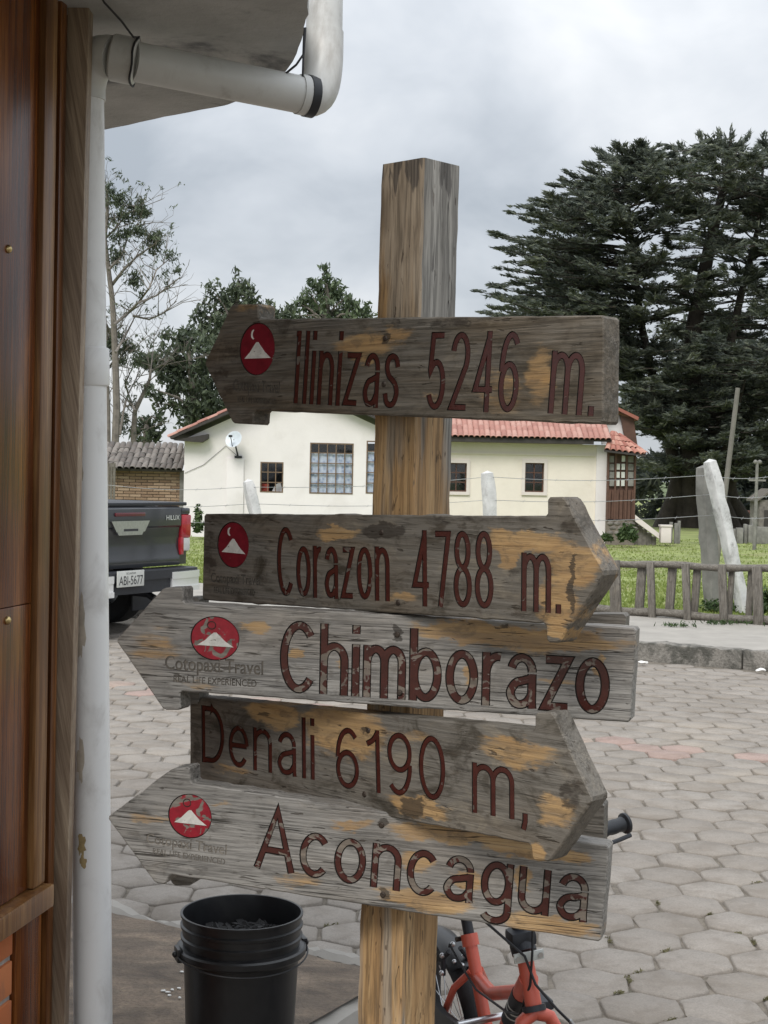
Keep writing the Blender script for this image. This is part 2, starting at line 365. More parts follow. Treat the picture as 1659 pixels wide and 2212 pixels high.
    mt['dipfaint'] = plain('faint_engraved_wood', (0.088, 0.076, 0.062), 0.8, 0.35, 90, 0.4, dirt=(0.06, 0.05, 0.04), dscale=45, damt=0.9)
    def glass():
        n = NT('window_glass'); t = n.t
        tr = n.n('ShaderNodeBsdfTransparent'); gl = n.n('ShaderNodeBsdfGlossy'); gl.inputs['Roughness'].default_value = 0.03
        fr = n.n('ShaderNodeLayerWeight'); fc_ = n.math('MULTIPLY_ADD', n.math('POWER', fr.outputs['Facing'], 4.0), 0.8, 0.05)
        mx = n.n('ShaderNodeMixShader'); n.L(fc_, mx.inputs[0]); n.L(tr.outputs[0], mx.inputs[1]); n.L(gl.outputs[0], mx.inputs[2])
        n.L(mx.outputs[0], n.o.inputs[0]); return n.m
    mt['glass'] = glass()
    def curtain():
        n = NT('patterned_curtain'); v = n.coord()
        a = n.voro(v, 9); c = n.ramp(a, [(0.15, (0.24, 0.31, 0.46)), (0.35, (0.40, 0.47, 0.60)), (0.7, (0.52, 0.58, 0.68))])
        return n.fin(c, 0.9)
    mt['curtain'] = curtain()
    def tile(nm, c1, c2, c3):
        n = NT(nm); v = n.coord(); oi = n.n('ShaderNodeObjectInfo').outputs['Random']; ri = n.n('ShaderNodeNewGeometry').outputs['Random Per Island']
        k = n.math('FRACT', n.math('ADD', oi, ri)); c = n.ramp(k, [(0.0, c1), (0.5, c2), (1.0, c3)])
        d = n.noise(v, 9, 6, 0.65); c = n.mix(n.rng(d, 0.52, 0.75, 0, 0.55), c, (0.14, 0.09, 0.07))
        return n.fin(c, 0.85, n.bump(n.noise(v, 40, 5, 0.6), 0.3, 0.004))
    mt['tile'] = tile('terracotta_tile', (0.30, 0.14, 0.112), (0.375, 0.185, 0.148), (0.43, 0.25, 0.205))
    mt['tile_old'] = tile('weathered_tile', (0.25, 0.085, 0.06), (0.36, 0.15, 0.11), (0.44, 0.24, 0.18))
    mt['tile_grey'] = tile('sooty_tile', (0.085, 0.075, 0.068), (0.14, 0.125, 0.112), (0.20, 0.18, 0.16))
    mt['brick'] = tile('adobe_brick', (0.22, 0.145, 0.095), (0.30, 0.205, 0.135), (0.37, 0.27, 0.19))
    mt['brick_red'] = tile('red_brick', (0.40, 0.115, 0.035), (0.46, 0.14, 0.045), (0.50, 0.17, 0.06))
    mt['mortar'] = plain('mortar', (0.33, 0.30, 0.27), 0.95, 0.2, 30, 0.5)
    mt['mortar_d'] = plain('earth_mortar', (0.17, 0.145, 0.12), 0.95, 0.2, 12, 0.5)
    def paver(nm, c1, c2, c3):
        n = NT(nm); g = n.n('ShaderNodeNewGeometry'); v = g.outputs['Position']
        oi = n.n('ShaderNodeObjectInfo').outputs['Random']; k = n.math('FRACT', n.math('ADD', oi, g.outputs['Random Per Island']))
        c = n.ramp(k, [(0.0, c1), (0.55, c2), (1.0, c3)])
        a = n.noise(v, 7, 7, 0.62, 0.3); c = n.mix(n.rng(a, 0.40, 0.70, 0, 0.6), c, (c2[0] * .62, c2[1] * .58, c2[2] * .53)); d2 = n.noise(v, 26, 6, 0.7, 0.5); c = n.mix(n.rng(d2, 0.52, 0.7, 0, 0.35), c, tuple(q * .5 for q in c2)); c = n.mix(n.rng(d2, 0.42, 0.30, 0, 0.35), c, tuple(min(1, q * 1.35) for q in c2))
        b = n.noise(v, 150, 4, 0.7); c = n.mix(n.rng(b, 0.35, 0.62, 0.35, 0.0), c, tuple(q * 0.5 for q in c2))
        L_ = n.noise(v, 0.85, 5, 0.6, 0.6); c = n.mix(n.rng(L_, 0.48, 0.68, 0, 0.42), c, (c2[0] * .6, c2[1] * .57, c2[2] * .53)); c = n.mix(n.rng(L_, 0.42, 0.28, 0, 0.3), c, (c2[0] * 1.25, c2[1] * 1.2, c2[2] * 1.1))
        sp = n.voro(v, 130); c = n.mix(n.rng(sp, 0.10, 0.16, 0.5, 0), c, (0.13, 0.12, 0.11))
        h = n.math('ADD', n.math('MULTIPLY', a, 0.5), n.math('MULTIPLY', b, 0.6))
        return n.fin(c, 0.88, n.bump(h, 0.55, 0.004), spec=0.35)
    mt['paver'] = paver('grey_paving_stone', (0.252, 0.225, 0.196), (0.282, 0.253, 0.222), (0.312, 0.282, 0.25))
    mt['paver_pink'] = paver('pink_paving_stone', (0.33, 0.235, 0.205), (0.355, 0.27, 0.235), (0.37, 0.315, 0.255))
    mt['joint'] = plain('sandy_joint', (0.175, 0.152, 0.124), 0.95, 0.35, 18, 0.7, 0.01, dirt=(0.085, 0.08, 0.055), dscale=6, damt=0.7)
    mt['kerb'] = plain('stained_kerb_concrete', (0.23, 0.215, 0.19), 0.9, 0.45, 9, 0.8, 0.02, dirt=(0.035, 0.037, 0.03), dscale=5, damt=1.0)
    def kerbm():
        n = NT('stained_kerb_concrete'); v = n.coord(); a = n.noise(v, 5, 8, 0.7, 0.5); f = n.noise(v, 45, 6, 0.7); g = n.noise(n.map(v, (3, 3, 9)), 1, 6, 0.65, 0.6)
        c = n.ramp(f, [(0.3, (0.15, 0.138, 0.12)), (0.7, (0.30, 0.28, 0.25))]); c = n.mix(n.rng(a, 0.44, 0.62, 0, 0.85), c, (0.055, 0.054, 0.045)); c = n.mix(n.rng(g, 0.55, 0.68, 0, 0.7), c, (0.035, 0.038, 0.026))
        return n.fin(c, 0.92, n.bump(n.math('ADD', a, n.math('MULTIPLY', f, .7)), 0.9, 0.02))
    mt['kerb'] = kerbm()
    mt['walk'] = plain('pale_concrete', (0.31, 0.29, 0.26), 0.9, 0.14, 4, 0.5, 0.006, dirt=(0.30, 0.285, 0.25), dscale=2.2, damt=0.5)
    def slab():
        n = NT('grimy_concrete_floor'); v = n.coord()
        a = n.noise(n.map(v, (1, 1, 1), (0, 0, 0), (0, 0, R(30))), 4.5, 8, 0.65, 0.6); b = n.noise(n.map(v, (5, 20, 5), (0, 0, 0), (0, 0, R(30))), 1, 6, 0.6); f = n.noise(v, 90, 5, 0.7)
        c = n.ramp(a, [(0.30, (0.10, 0.073, 0.052)), (0.45, (0.19, 0.143, 0.102)), (0.58, (0.265, 0.20, 0.143)), (0.70, (0.40, 0.31, 0.215))])
        c = n.mix(n.rng(b, 0.35, 0.65, 0.45, 0), c, (0.06, 0.05, 0.042)); c = n.mix(n.rng(f, 0.3, 0.6, 0.4, 0), c, (0.05, 0.042, 0.035))
        return n.fin(c, 0.8, n.bump(n.math('ADD', a, n.math('MULTIPLY', f, 0.8)), 0.9, 0.010))
    mt['slab'] = slab()
    def leaf(nm, c1, c2, c3, tr=0.25):
        n = NT(nm); g = n.n('ShaderNodeNewGeometry'); k = g.outputs['Random Per Island']
        big = n.noise(g.outputs['Position'], 0.45, 3, 0.5)
        c = n.ramp(n.math('ADD', n.math('MULTIPLY', k, 0.55), n.math('MULTIPLY', big, 0.5)), [(0.2, c1), (0.5, c2), (0.85, c3)])
        n.fin(c, 0.6, spec=0.3)
        t = n.n('ShaderNodeBsdfTranslucent'); n.L(c, t.inputs[0]); mx = n.n('ShaderNodeMixShader'); mx.inputs[0].default_value = tr
        n.L(n.b.outputs[0], mx.inputs[1]); n.L(t.outputs[0], mx.inputs[2]); n.L(mx.outputs[0], n.o.inputs[0]); return n.m
    mt['euc'] = leaf('eucalyptus_leaf', (0.050, 0.066, 0.046), (0.085, 0.108, 0.070), (0.135, 0.165, 0.095))
    mt['euc2'] = leaf('fresh_eucalyptus_leaf', (0.052, 0.075, 0.047), (0.095, 0.13, 0.074), (0.155, 0.195, 0.105))
    mt['cyp'] = leaf('cypress_spray', (0.064, 0.078, 0.072), (0.112, 0.130, 0.108), (0.185, 0.20, 0.135), 0.28)  # lighter blue-grey sprays: distance haze is mixed into the leaf colour
    mt['bush'] = leaf('bush_leaf', (0.03, 0.05, 0.02), (0.05, 0.085, 0.03), (0.09, 0.13, 0.045))
    mt['weed'] = leaf('weed_leaf', (0.10, 0.095, 0.045), (0.15, 0.14, 0.07), (0.22, 0.19, 0.11))
    mt['grassb'] = leaf('grass_blade', (0.14, 0.19, 0.04), (0.21, 0.265, 0.07), (0.29, 0.325, 0.115), 0.3)
    mt['turf'] = plain('turf', (0.20, 0.235, 0.075), 0.95, 0.35, 1.1, 0.5, 0.03, dirt=(0.20, 0.165, 0.085), dscale=0.7, damt=0.8)
    mt['hill'] = plain('far_ground', (0.10, 0.13, 0.055), 0.95, 0.3, 0.05, 0)
    def varnish(nm, cs, sd, rough, strength=0.35, diag=0.0):
        n = NT(nm); v = n.vec('ADD', n.coord(), (sd, sd, sd * 3)); v = n.map(v, rot=(0, diag, 0)) if diag else v
        a = n.noise(n.map(v, (60, 60, 1.6)), 1, 8, 0.62, 0.6); b = n.noise(n.map(v, (9, 9, 1.1)), 1, 4, 0.6, 0.4); f = n.noise(n.map(v, (240, 240, 8)), 1, 4, 0.6)
        c = n.ramp(n.math('ADD', n.math('MULTIPLY', a, 0.5), n.math('MULTIPLY', b, 0.5)), [(0.36, cs[0]), (0.5, cs[1]), (0.64, cs[2])])
        c = n.mix(n.rng(f, 0.35, 0.6, 0.5, 0), c, cs[0])
        return n.fin(c, rough, n.bump(n.math('ADD', a, n.math('MULTIPLY', f, 0.6)), strength, 0.0015), spec=0.35)
    mt['varnish'] = varnish('dark_varnished_wood', [(0.026, 0.006, 0.0025), (0.125, 0.034, 0.008), (0.29, 0.10, 0.019)], 1.0, 0.25)
    mt['varnish2'] = varnish('brown_varnished_wood', [(0.040, 0.013, 0.005), (0.13, 0.046, 0.013), (0.26, 0.11, 0.035)], 2.0, 0.30)
    mt['mould'] = varnish('golden_varnished_moulding', [(0.070, 0.028, 0.010), (0.19, 0.085, 0.028), (0.36, 0.20, 0.08)], 3.0, 0.30)
    mt['sawn'] = varnish('rough_sawn_timber', [(0.13, 0.085, 0.055), (0.28, 0.205, 0.14), (0.42, 0.325, 0.23)], 4.0, 0.5, 0.8, 0.20)
mats()

# ------------------------------------------------------------------ street frame
ST = R(30)
U = Vector((math.cos(ST), -math.sin(ST), 0)); V = Vector((math.sin(ST), math.cos(ST), 0))   # along the street (right, nearer) and across it (away)
def uv(u, v, z=0.0): q = U * u + V * v; q.z = z; return q
VK = G(1520, 1437, 0).dot(V)            # far kerb
VS = G(505, 2005, 0.08).dot(V)          # edge of the near slab
VF = G(1480, 1335, 0.15).dot(V)         # fence line
VPINK = G(1475, 1625, 0).dot(V)
UE = G(880, 2090, 0.08).dot(U)         # where the slab ends, behind the post
KH = 0.15
def field_z(v): 
    t = min(1, max(0, (v - VF) / 16)); return 0.12 - 0.42 * t * t * (3 - 2 * t)

# ------------------------------------------------------------------ ground, street, kerb, walk, field
def sheet(name, u0, u1, v0, v1, nu, nv, zf, m, kind='structure'):
    b = MB(); vs = []; fs = []
    for j in range(nv + 1):
        for i in range(nu + 1):
            uu = u0 + (u1 - u0) * i / nu; vv = v0 + (v1 - v0) * j / nv; vs.append(uv(uu, vv, zf(uu, vv)))
    for j in range(nv):
        for i in range(nu): a = j * (nu + 1) + i; fs.append((a, a + 1, a + nu + 2, a + nu + 1))
    b.add(vs, fs); o = b.build(name, m, smooth=0); o.data.polygons.foreach_set('use_smooth', [True] * len(o.data.polygons)); tag(o, kind=kind); return o
tag(sheet('ground', -900, 900, -300, 1500, 30, 30, lambda u, v: -0.45, mt['hill']), 'flat dark green land reaching to the horizon')
street = tag(sheet('street', -40, 40, -12, VK + 0.02, 60, 30, lambda u, v: -0.011, mt['joint']), 'cobbled street of grey hexagonal paving stones')
SIDE = 0.139; HS = SIDE * math.sqrt(3)
def hexes():
    variants = []
    for k in range(12):
        r2 = random.Random(100 + k); b = MB(); g = 0.0065; rr = SIDE - g
        top = []; mid = []; bot = []
        for i in range(6):
            for s in (-0.16, 0.0, 0.16):
                a = math.radians(60 * i) + s * 0.9
                # point on the hexagon outline near the corner, corner slightly worn
                ang = math.radians(60 * i)
                if s == 0: p = Vector((math.cos(ang), math.sin(ang))) * rr * 0.965
                else:
                    nb = ang + math.copysign(math.radians(60), s); q0 = Vector((math.cos(ang), math.sin(ang))); q1 = Vector((math.cos(nb), math.sin(nb)))
                    p = (q0 * 0.86 + q1 * 0.14) * rr
                p += Vector((r2.uniform(-1, 1), r2.uniform(-1, 1))) * 0.0055
                mid.append((p.x, p.y, -0.0042 + r2.uniform(-.002, .001))); bot.append((p.x * 1.01, p.y * 1.01, -0.045)); top.append((p.x * 0.955, p.y * 0.955, 0.0005 + r2.uniform(-.0012, .0008)))
        n = len(mid); b.add(top + mid + bot + [(0, 0, 0.0012)], [(3 * n, i, (i + 1) % n) for i in range(n)] + [(i, n + i, n + (i + 1) % n, (i + 1) % n) for i in range(n)] + [(n + i, 2 * n + i, 2 * n + (i + 1) % n, n + (i + 1) % n) for i in range(n)])
        variants.append(b)
    cells = []
    for i in range(-60, 60):
        for j in range(-40, 80):
            u = i * 1.5 * SIDE; v = VPINK + (j + 0.5 * (i % 2)) * HS
            if (v < VS + 0.11 and u < UE + 0.14) or v > VK - 0.10 or abs(u) > 9: continue
            p = uv(u, v); 
            if p.y < 2.5: continue
            x, y = proj(p)
            if not (-500 < x < 2300 and y < 2700): continue
            vis = 225 < x < 1720 and y < 2270 and not (420 < x < 1290 and 1280 < y < 1990) and not (1260 < x < 1330 and 1400 < y < 1990)
            pink = abs(v - VPINK) < 0.62 * HS and rnd.random() < 0.72
            cells.append((0 if vis else 1, -y, u, v, pink))
    cells.sort()
    meshes = {}
    for k, b in enumerate(variants):
        for pk in (0, 1): meshes[k, pk] = b.mesh('paving_stone', mt['paver_pink'] if pk else mt['paver'], 50)
    rest = {0: MB(), 1: MB()}
    for idx, (hid, _, u, v, pk) in enumerate(cells):
        k = rnd.randrange(12); rot = Matrix.Rotation(-ST + R(60) * rnd.randrange(6) + R(rnd.uniform(-1.6, 1.6)), 4, 'Z')
        tilt = Matrix.Rotation(R(rnd.gauss(0, .55)), 4, 'X') @ Matrix.Rotation(R(rnd.gauss(0, .55)), 4, 'Y')
        p = uv(u + rnd.uniform(-.004, .004), v + rnd.uniform(-.004, .004), rnd.uniform(-0.004, 0.004))
        m = Matrix.Translation(p) @ tilt @ rot
        if idx < 300 and not hid:
            put(bpy.data.objects.new('paving_stone', meshes[k, 1 if pk else 0]), street, m)
        else:
            b = rest[1 if pk else 0]; b.add([m @ Vector(q) for q in variants[k].v], variants[k].f)
    tag(rest[0].build('paving_stones', mt['paver'], street, smooth=50), kind='stuff')
    tag(rest[1].build('pink_paving_stones', mt['paver_pink'], street, smooth=50), kind='stuff')
hexes()
def kerb():
    sw = empty('sidewalk', uv(0, VK, 0)); tag(sw, 'pale concrete sidewalk behind the stained kerb across the street', kind='structure')
    j0 = G(1612, 1420, 0.08).dot(U); L = 1.35; u = j0 - 14 * L
    k = 0
    while u < j0 + 5 * L:
        b = MB(); n = 10; w = 0.17
        for i in range(n + 1):
            pass
        b.bar(uv(u + 0.008, VK + w / 2, KH / 2 - 0.06), uv(u + L - 0.008, VK + w / 2, KH / 2 - 0.06), w, KH + 0.12, ch=0.018)
        bm = bmesh.new(); o = b.build('kerb_stone', mt['kerb'], sw, smooth=40)
        bm.from_mesh(o.data); bmesh.ops.subdivide_edges(bm, edges=[e for e in bm.edges if e.calc_length() > 0.5], cuts=26, use_grid_fill=True); bm.to_mesh(o.data); bm.free()
        roughen(o, 0.014, 9, k * 3.1); roughen(o, 0.010, 31, k * 1.1); u += L; k += 1
    b = MB(); b.prism([(-20, VK + 0.172), (20, VK + 0.172), (20, VF + 0.35), (-20, VF + 0.35)], -0.2, KH - 0.012, Matrix(((U.x, V.x, 0, 0), (U.y, V.y, 0, 0), (0, 0, 1, 0), (0, 0, 0, 1))))
    b.build('pavement_slab', mt['walk'], sw, smooth=0)
kerb()
tag(sheet('grass_field', -45, 60, VF + 0.32, VF + 130, 60, 90, lambda u, v: field_z(v), mt['turf']), 'bright green lawn in front of the white house')

# near slab, rough broken edge of pale concrete
def near_slab():
    sl = empty('concrete_walk', uv(0, VS - 1, 0)); tag(sl, 'grimy brown concrete floor under the bucket and signpost', kind='structure')
    us = np.linspace(-6, UE, 150); b = MB(); lip = MB(); vs = []; fs = []
    rows = [-6.0, -1.5, -0.6, -0.25, -0.075]
    for i, u in enumerate(us):
        jag = 0.012 * math.sin(u * 9.1) + 0.010 * math.sin(u * 23 + 1) + rnd.uniform(-.006, .006)
        for k, r in enumerate(rows): vs.append(uv(u, VS + r + (jag * 0.6 if k == 4 else 0), 0.08 - (0.004 if k == 4 else 0)))
        vs.append(uv(u, VS - 0.06 + jag * 0.6, 0.03))
    w = len(rows) + 1
    for i in range(len(us) - 1):
        for k in range(w - 1): a = i * w + k; fs.append((a, a + 1, a + w + 1, a + w))
    b.add(vs, fs); b.build('floor', mt['slab'], sl, smooth=40)
    vs = []; fs = []
    for i, u in enumerate(us):
        jag = 0.018 * math.sin(u * 7.3 + 2) + 0.014 * math.sin(u * 19) + rnd.uniform(-.010, .010); z = 0.072 + 0.010 * math.sin(u * 13) + rnd.uniform(-.007, .007)
        vs += [uv(u, VS - 0.068, 0.02), uv(u, VS - 0.062, z - 0.012), uv(u, VS - 0.035, z + 0.002), uv(u, VS + 0.03 + jag, z - 0.008), uv(u, VS + 0.075 + jag * 1.6, z - 0.05), uv(u, VS + 0.085 + jag * 1.6, -0.05)]
    for i in range(len(us) - 1):
        for k in range(5): a = i * 6 + k; fs.append((a, a + 1, a + 7, a + 6))
    o5 = len(vs); vl = np.linspace(-6, 0.02, 90)
    for v_ in vl:
        jag = rnd.uniform(-.01, .012) + .012 * math.sin(v_ * 9); z = 0.072 + rnd.uniform(-.006, .006)
        vs += [uv(UE - 0.03, VS + v_, 0.02), uv(UE - 0.025, VS + v_, z), uv(UE + 0.03 + jag, VS + v_, z - .006), uv(UE + 0.06 + jag, VS + v_, -0.05)]
    for i in range(len(vl) - 1):
        for k in range(3): a = o5 + i * 4 + k; fs.append((a, a + 1, a + 5, a + 4))
    lip.add(vs, fs); lip.build('broken_edge', mt['walk'], sl, smooth=25)
near_slab()
def leaf_quads(C, D, L, Wd, jit=0.5, fold=0.0):
    """one lozenge leaf for each centre C along direction D (unit arrays)"""
    n = len(C); A = rng.normal(size=(n, 3)); S = np.cross(D, A); S /= np.linalg.norm(S, axis=1)[:, None] + 1e-9
    L = L * (1 + rng.uniform(-jit, jit, n))[:, None]; Wd = Wd * (1 + rng.uniform(-jit, jit, n))[:, None]
    V4 = np.stack([C - D * L * 0.5, C + S * Wd * 0.5 - D * L * 0.08, C + D * L * 0.5, C - S * Wd * 0.5 - D * L * 0.08], 1).reshape(-1, 3)
    return V4, np.arange(4 * n).reshape(n, 4)
def leaves_obj(name, C, D, L, Wd, m, parent=None, jit=0.5):
    v, f = leaf_quads(np.asarray(C), np.asarray(D), L, Wd, jit); me = arr_mesh(name, v, f); me.materials.append(m)
    return put(bpy.data.objects.new(name, me), parent)
def unit(a): return a / (np.linalg.norm(a, axis=1)[:, None] + 1e-9)
def lawn():
    n = 70000; v = VF + 0.35 + 30 * rng.random(n) ** 1.7; u = np.zeros(n)
    for _ in range(1):
        Yc = v; u = rng.uniform(-1, 1, n)
    # spread over the wedge seen by the camera
    X = rng.uniform(-0.30, 0.30, n); 
    Y = (v) / (V.y + X * V.x); Xw = X * Y
    Z = np.array([field_z(q) for q in v])
    tall = 0.02 + 0.02 * rng.random(n) + 0.04 * (np.sin(Xw * 2.1 + Y * 1.3) * np.sin(Xw * 0.9 - Y * 0.7) > 0.45)
    C = np.stack([Xw, Y, Z + tall * 0.4], 1); D = unit(np.stack([rng.normal(0, .45, n), rng.normal(0, .45, n), np.ones(n)], 1))
    keep = (np.sin(Xw * 1.7 + 2 * np.sin(Y * .9)) * np.sin(Y * 1.1 + 1.3 * np.sin(Xw * .8)) + rng.normal(0, .35, n)) < .62; C = C[keep]; D = D[keep]
    vv, f = leaf_quads(C, D, 0.055, 0.026, 0.5); me = arr_mesh('grass', vv, f); me.materials.append(mt['grassb'])
    tag(put(bpy.data.objects.new('grass', me)), 'short bright green grass on the lawn', 'grass', kind='stuff')
    # weeds in the joints
    C = []; D = []
    for k in range(150):
        i = rnd.randrange(-12, 7); j = rnd.randrange(-18, -4); uu = i * 1.5 * SIDE; vv = VPINK + (j + 0.5 * (i % 2)) * HS
        if vv < VS - 0.3 or vv > VS + 2.2 * rnd.random() ** 1.6 + .2: continue
        a = R(60) * rnd.randrange(6); c0 = Vector((math.cos(a), math.sin(a))); c1 = Vector((math.cos(a + R(60)), math.sin(a + R(60)))); t0 = rnd.uniform(0, .6); t1 = t0 + rnd.uniform(.1, .4)
        for _ in range(rnd.randrange(14, 46)):
            t = rnd.uniform(t0, t1); e = c0 * (1 - t) + c1 * t; q = uv(uu + e.x * SIDE, vv + e.y * SIDE)
            C.append((q.x + rnd.gauss(0, .004), q.y + rnd.gauss(0, .004), -.002 + rnd.random() * .006)); D.append((rnd.gauss(0, .9), rnd.gauss(0, .9), .6))
    o = leaves_obj('weeds', C, unit(np.array(D)), 0.014, 0.0045, mt['weed']); tag(o, 'small dry weeds growing in the paving joints', 'weeds', kind='stuff')
    C = []; D = []
    for q, nn, s in ((G(1470, 1352, KH), 60, .10), (G(1545, 1346, KH), 90, .12), (G(1600, 1345, KH), 60, .1), (uv(G(1500, 1500, 0).dot(U), VF + 0.1, KH), 40, .3)):
        for _ in range(nn): C.append((q.x + rnd.gauss(0, s), q.y + rnd.gauss(0, s * .5), q.z + .01)); D.append((rnd.gauss(0, .6), rnd.gauss(0, .6), .8))
    tag(leaves_obj('sidewalk_weeds', C, unit(np.array(D)), 0.05, 0.015, mt['bush']), 'green tufts growing on the sidewalk below the rail fence', 'weeds', kind='stuff')
lawn()

# ------------------------------------------------------------------ signpost
TH = 0.042; BOLD = 0.020
E0 = P(897, 1000, 2.40)                     # near edge of the post
def frame(a, o):
    a = R(a); t = Vector((math.cos(a), -math.sin(a), 0)); n = Vector((-math.sin(a), -math.cos(a), 0))
    return Matrix(((t.x, 0, n.x, o.x), (t.y, 0, n.y, o.y), (0, 1, 0, o.z), (0, 0, 0, 1))), n
def tolocal(M, n, x, y):
    q = M.inverted() @ hit(x, y, M.translation, n); return (q.x, q.y)
def text_mesh(body, off=0.0, ext=0.0, res=5):
    c = bpy.data.curves.new('t', 'FONT'); c.body = body; c.resolution_u = res; c.fill_mode = 'BOTH'; c.offset = off; c.extrude = ext
    o = bpy.data.objects.new('t', c); COL.objects.link(o); dg = bpy.context.evaluated_depsgraph_get()
    me = bpy.data.meshes.new_from_object(o.evaluated_get(dg)); bpy.data.objects.remove(o); bpy.data.curves.remove(c); return me
def cut_plate(outline, tris_sets):
    """triangulate an outline and mark what lies in the given triangle sets: list of (verts2d, faces, class)"""
    vc = [Vector(p) for p in outline]; m = len(outline); ed = [(i, (i + 1) % m) for i in range(m)]; T = []; TC = []
    for vs, fs, c in tris_sets:
        o = len(vc); vc += [Vector(p) for p in vs]; cnt = {}
        for f in fs:
            for a, b in zip(f, list(f[1:]) + [f[0]]): k = (min(a, b), max(a, b)); cnt[k] = cnt.get(k, 0) + 1
            for j in range(1, len(f) - 1): T.append((vs[f[0]], vs[f[j]], vs[f[j + 1]])); TC.append(c)
        ed += [(a + o, b + o) for (a, b), q in cnt.items() if q == 1]
    ov, oe, of, _, _, _ = geometry.delaunay_2d_cdt(vc, ed, [], 0, 1e-7)
    O = np.array([(v.x, v.y) for v in ov]); F_ = np.array([list(f) for f in of]); cen = O[F_].mean(1)
    P0 = np.array(outline); P1 = np.roll(P0, -1, 0); ins = np.zeros(len(cen), bool)
    for a, b in zip(P0, P1):
        cr = ((a[1] > cen[:, 1]) != (b[1] > cen[:, 1])); ins ^= cr & (cen[:, 0] < (b[0] - a[0]) * (cen[:, 1] - a[1]) / (b[1] - a[1] + 1e-15) + a[0])
    cl = np.zeros(len(cen), int)
    if T:
        T = np.array([[tuple(p)[:2] for p in t] for t in T]); TC = np.array(TC)
        for k, p in enumerate(cen):
            d = lambda a, b: (b[:, 0] - a[:, 0]) * (p[1] - a[:, 1]) - (b[:, 1] - a[:, 1]) * (p[0] - a[:, 0])
            d0, d1, d2 = d(T[:, 0], T[:, 1]), d(T[:, 1], T[:, 2]), d(T[:, 2], T[:, 0])
            h = ((d0 >= 0) & (d1 >= 0) & (d2 >= 0)) | ((d0 <= 0) & (d1 <= 0) & (d2 <= 0))
            if h.any(): cl[k] = TC[h].max()
    out = []
    for f, i_, c in zip(F_.tolist(), ins, cl):
        if not i_: continue
        a, b, c3 = O[f[0]], O[f[1]], O[f[2]]
        if (b[0] - a[0]) * (c3[1] - a[1]) - (b[1] - a[1]) * (c3[0] - a[0]) < 0: f = f[::-1]
        out.append((f, int(c)))
    return ov, out
def jag_outline(pts, step, amt, seed, rad=0.004):
    r = random.Random(seed); res = []; k = len(pts)
    for i in range(k):
        a = Vector(pts[i]); b = Vector(pts[(i + 1) % k]); L = (b - a).length; n = max(1, int(L / step)); d = (b - a) / L; nn = Vector((-d.y, d.x))
        rr = min(rad, L * 0.3)
        res.append(tuple(a + d * rr))
        for j in range(1, n):
            w = r.gauss(0, amt)
            if r.random() < 0.03: w += abs(r.gauss(0, amt * 3))
            res.append(tuple(a + d * (L * j / n) + nn * w))
        res.append(tuple(b - d * rr))
    return res
def offset_in(poly, d):
    k = len(poly); area = sum(poly[i][0] * poly[(i + 1) % k][1] - poly[(i + 1) % k][0] * poly[i][1] for i in range(k)); sg = 1 if area > 0 else -1
    out = []
    for i in range(k):
        a = Vector(poly[i - 1]); b = Vector(poly[(i + 1) % k]); t = (b - a).normalized(); nrm = Vector((-t.y, t.x)) * sg; out.append(tuple(Vector(poly[i]) + nrm * d))
    return out
def fit_text(body, M, n, bl, br, top, ref, off, ext, sx_trim=None):
    """text mesh laid on the board: bl, br = ends of the baseline, top = height above bl, all measured on the print"""
    me = text_mesh(body, 0); xs = [v.co.x for v in me.vertices]; x0, x1 = min(xs), max(xs)
    hr = max(v.co.y for v in text_mesh(ref, 0).vertices)
    if off or ext: me = text_mesh(body, off, ext)
    A = Vector(tolocal(M, n, *bl)); B = Vector(tolocal(M, n, *br)); T = Vector(tolocal(M, n, *top))
    d = (B - A); kx = d.length / (x1 - x0); dirx = d.normalized(); h = (T - A).dot(Vector((-dirx.y, dirx.x)))
    ky = h / hr; up = Vector((-dirx.y, dirx.x))
    pts = []
    for v in me.vertices: q = A + dirx * ((v.co.x - x0) * kx) + up * (v.co.y * ky); pts.append((q.x, q.y, v.co.z))
    return me, pts, (kx + ky) / 2
def _e(cx, cy, rx, ry, a0, a1, n=None):
    n = n or max(4, int(abs(a1 - a0) / 11)); return [(cx + rx * math.cos(R(a0 + (a1 - a0) * i / n)), cy + ry * math.sin(R(a0 + (a1 - a0) * i / n))) for i in range(n + 1)]
def _cr(p, n=5):
    out = []
    for i in range(len(p) - 1):
        a, b, c, d = (Vector(p[max(i - 1, 0)]), Vector(p[i]), Vector(p[i + 1]), Vector(p[min(i + 2, len(p) - 1)]))
        for k in range(n): t = k / n; q = 0.5 * (2 * b + (c - a) * t + (2 * a - 5 * b + 4 * c - d) * t * t + (3 * b - a - 3 * c + d) * t ** 3); out.append((q.x, q.y))
    return out + [tuple(p[-1])]
_six = [_e(.26, .32, .20, .27, 0, 360), _e(.29, .50, .23, .45, 180, 48)]
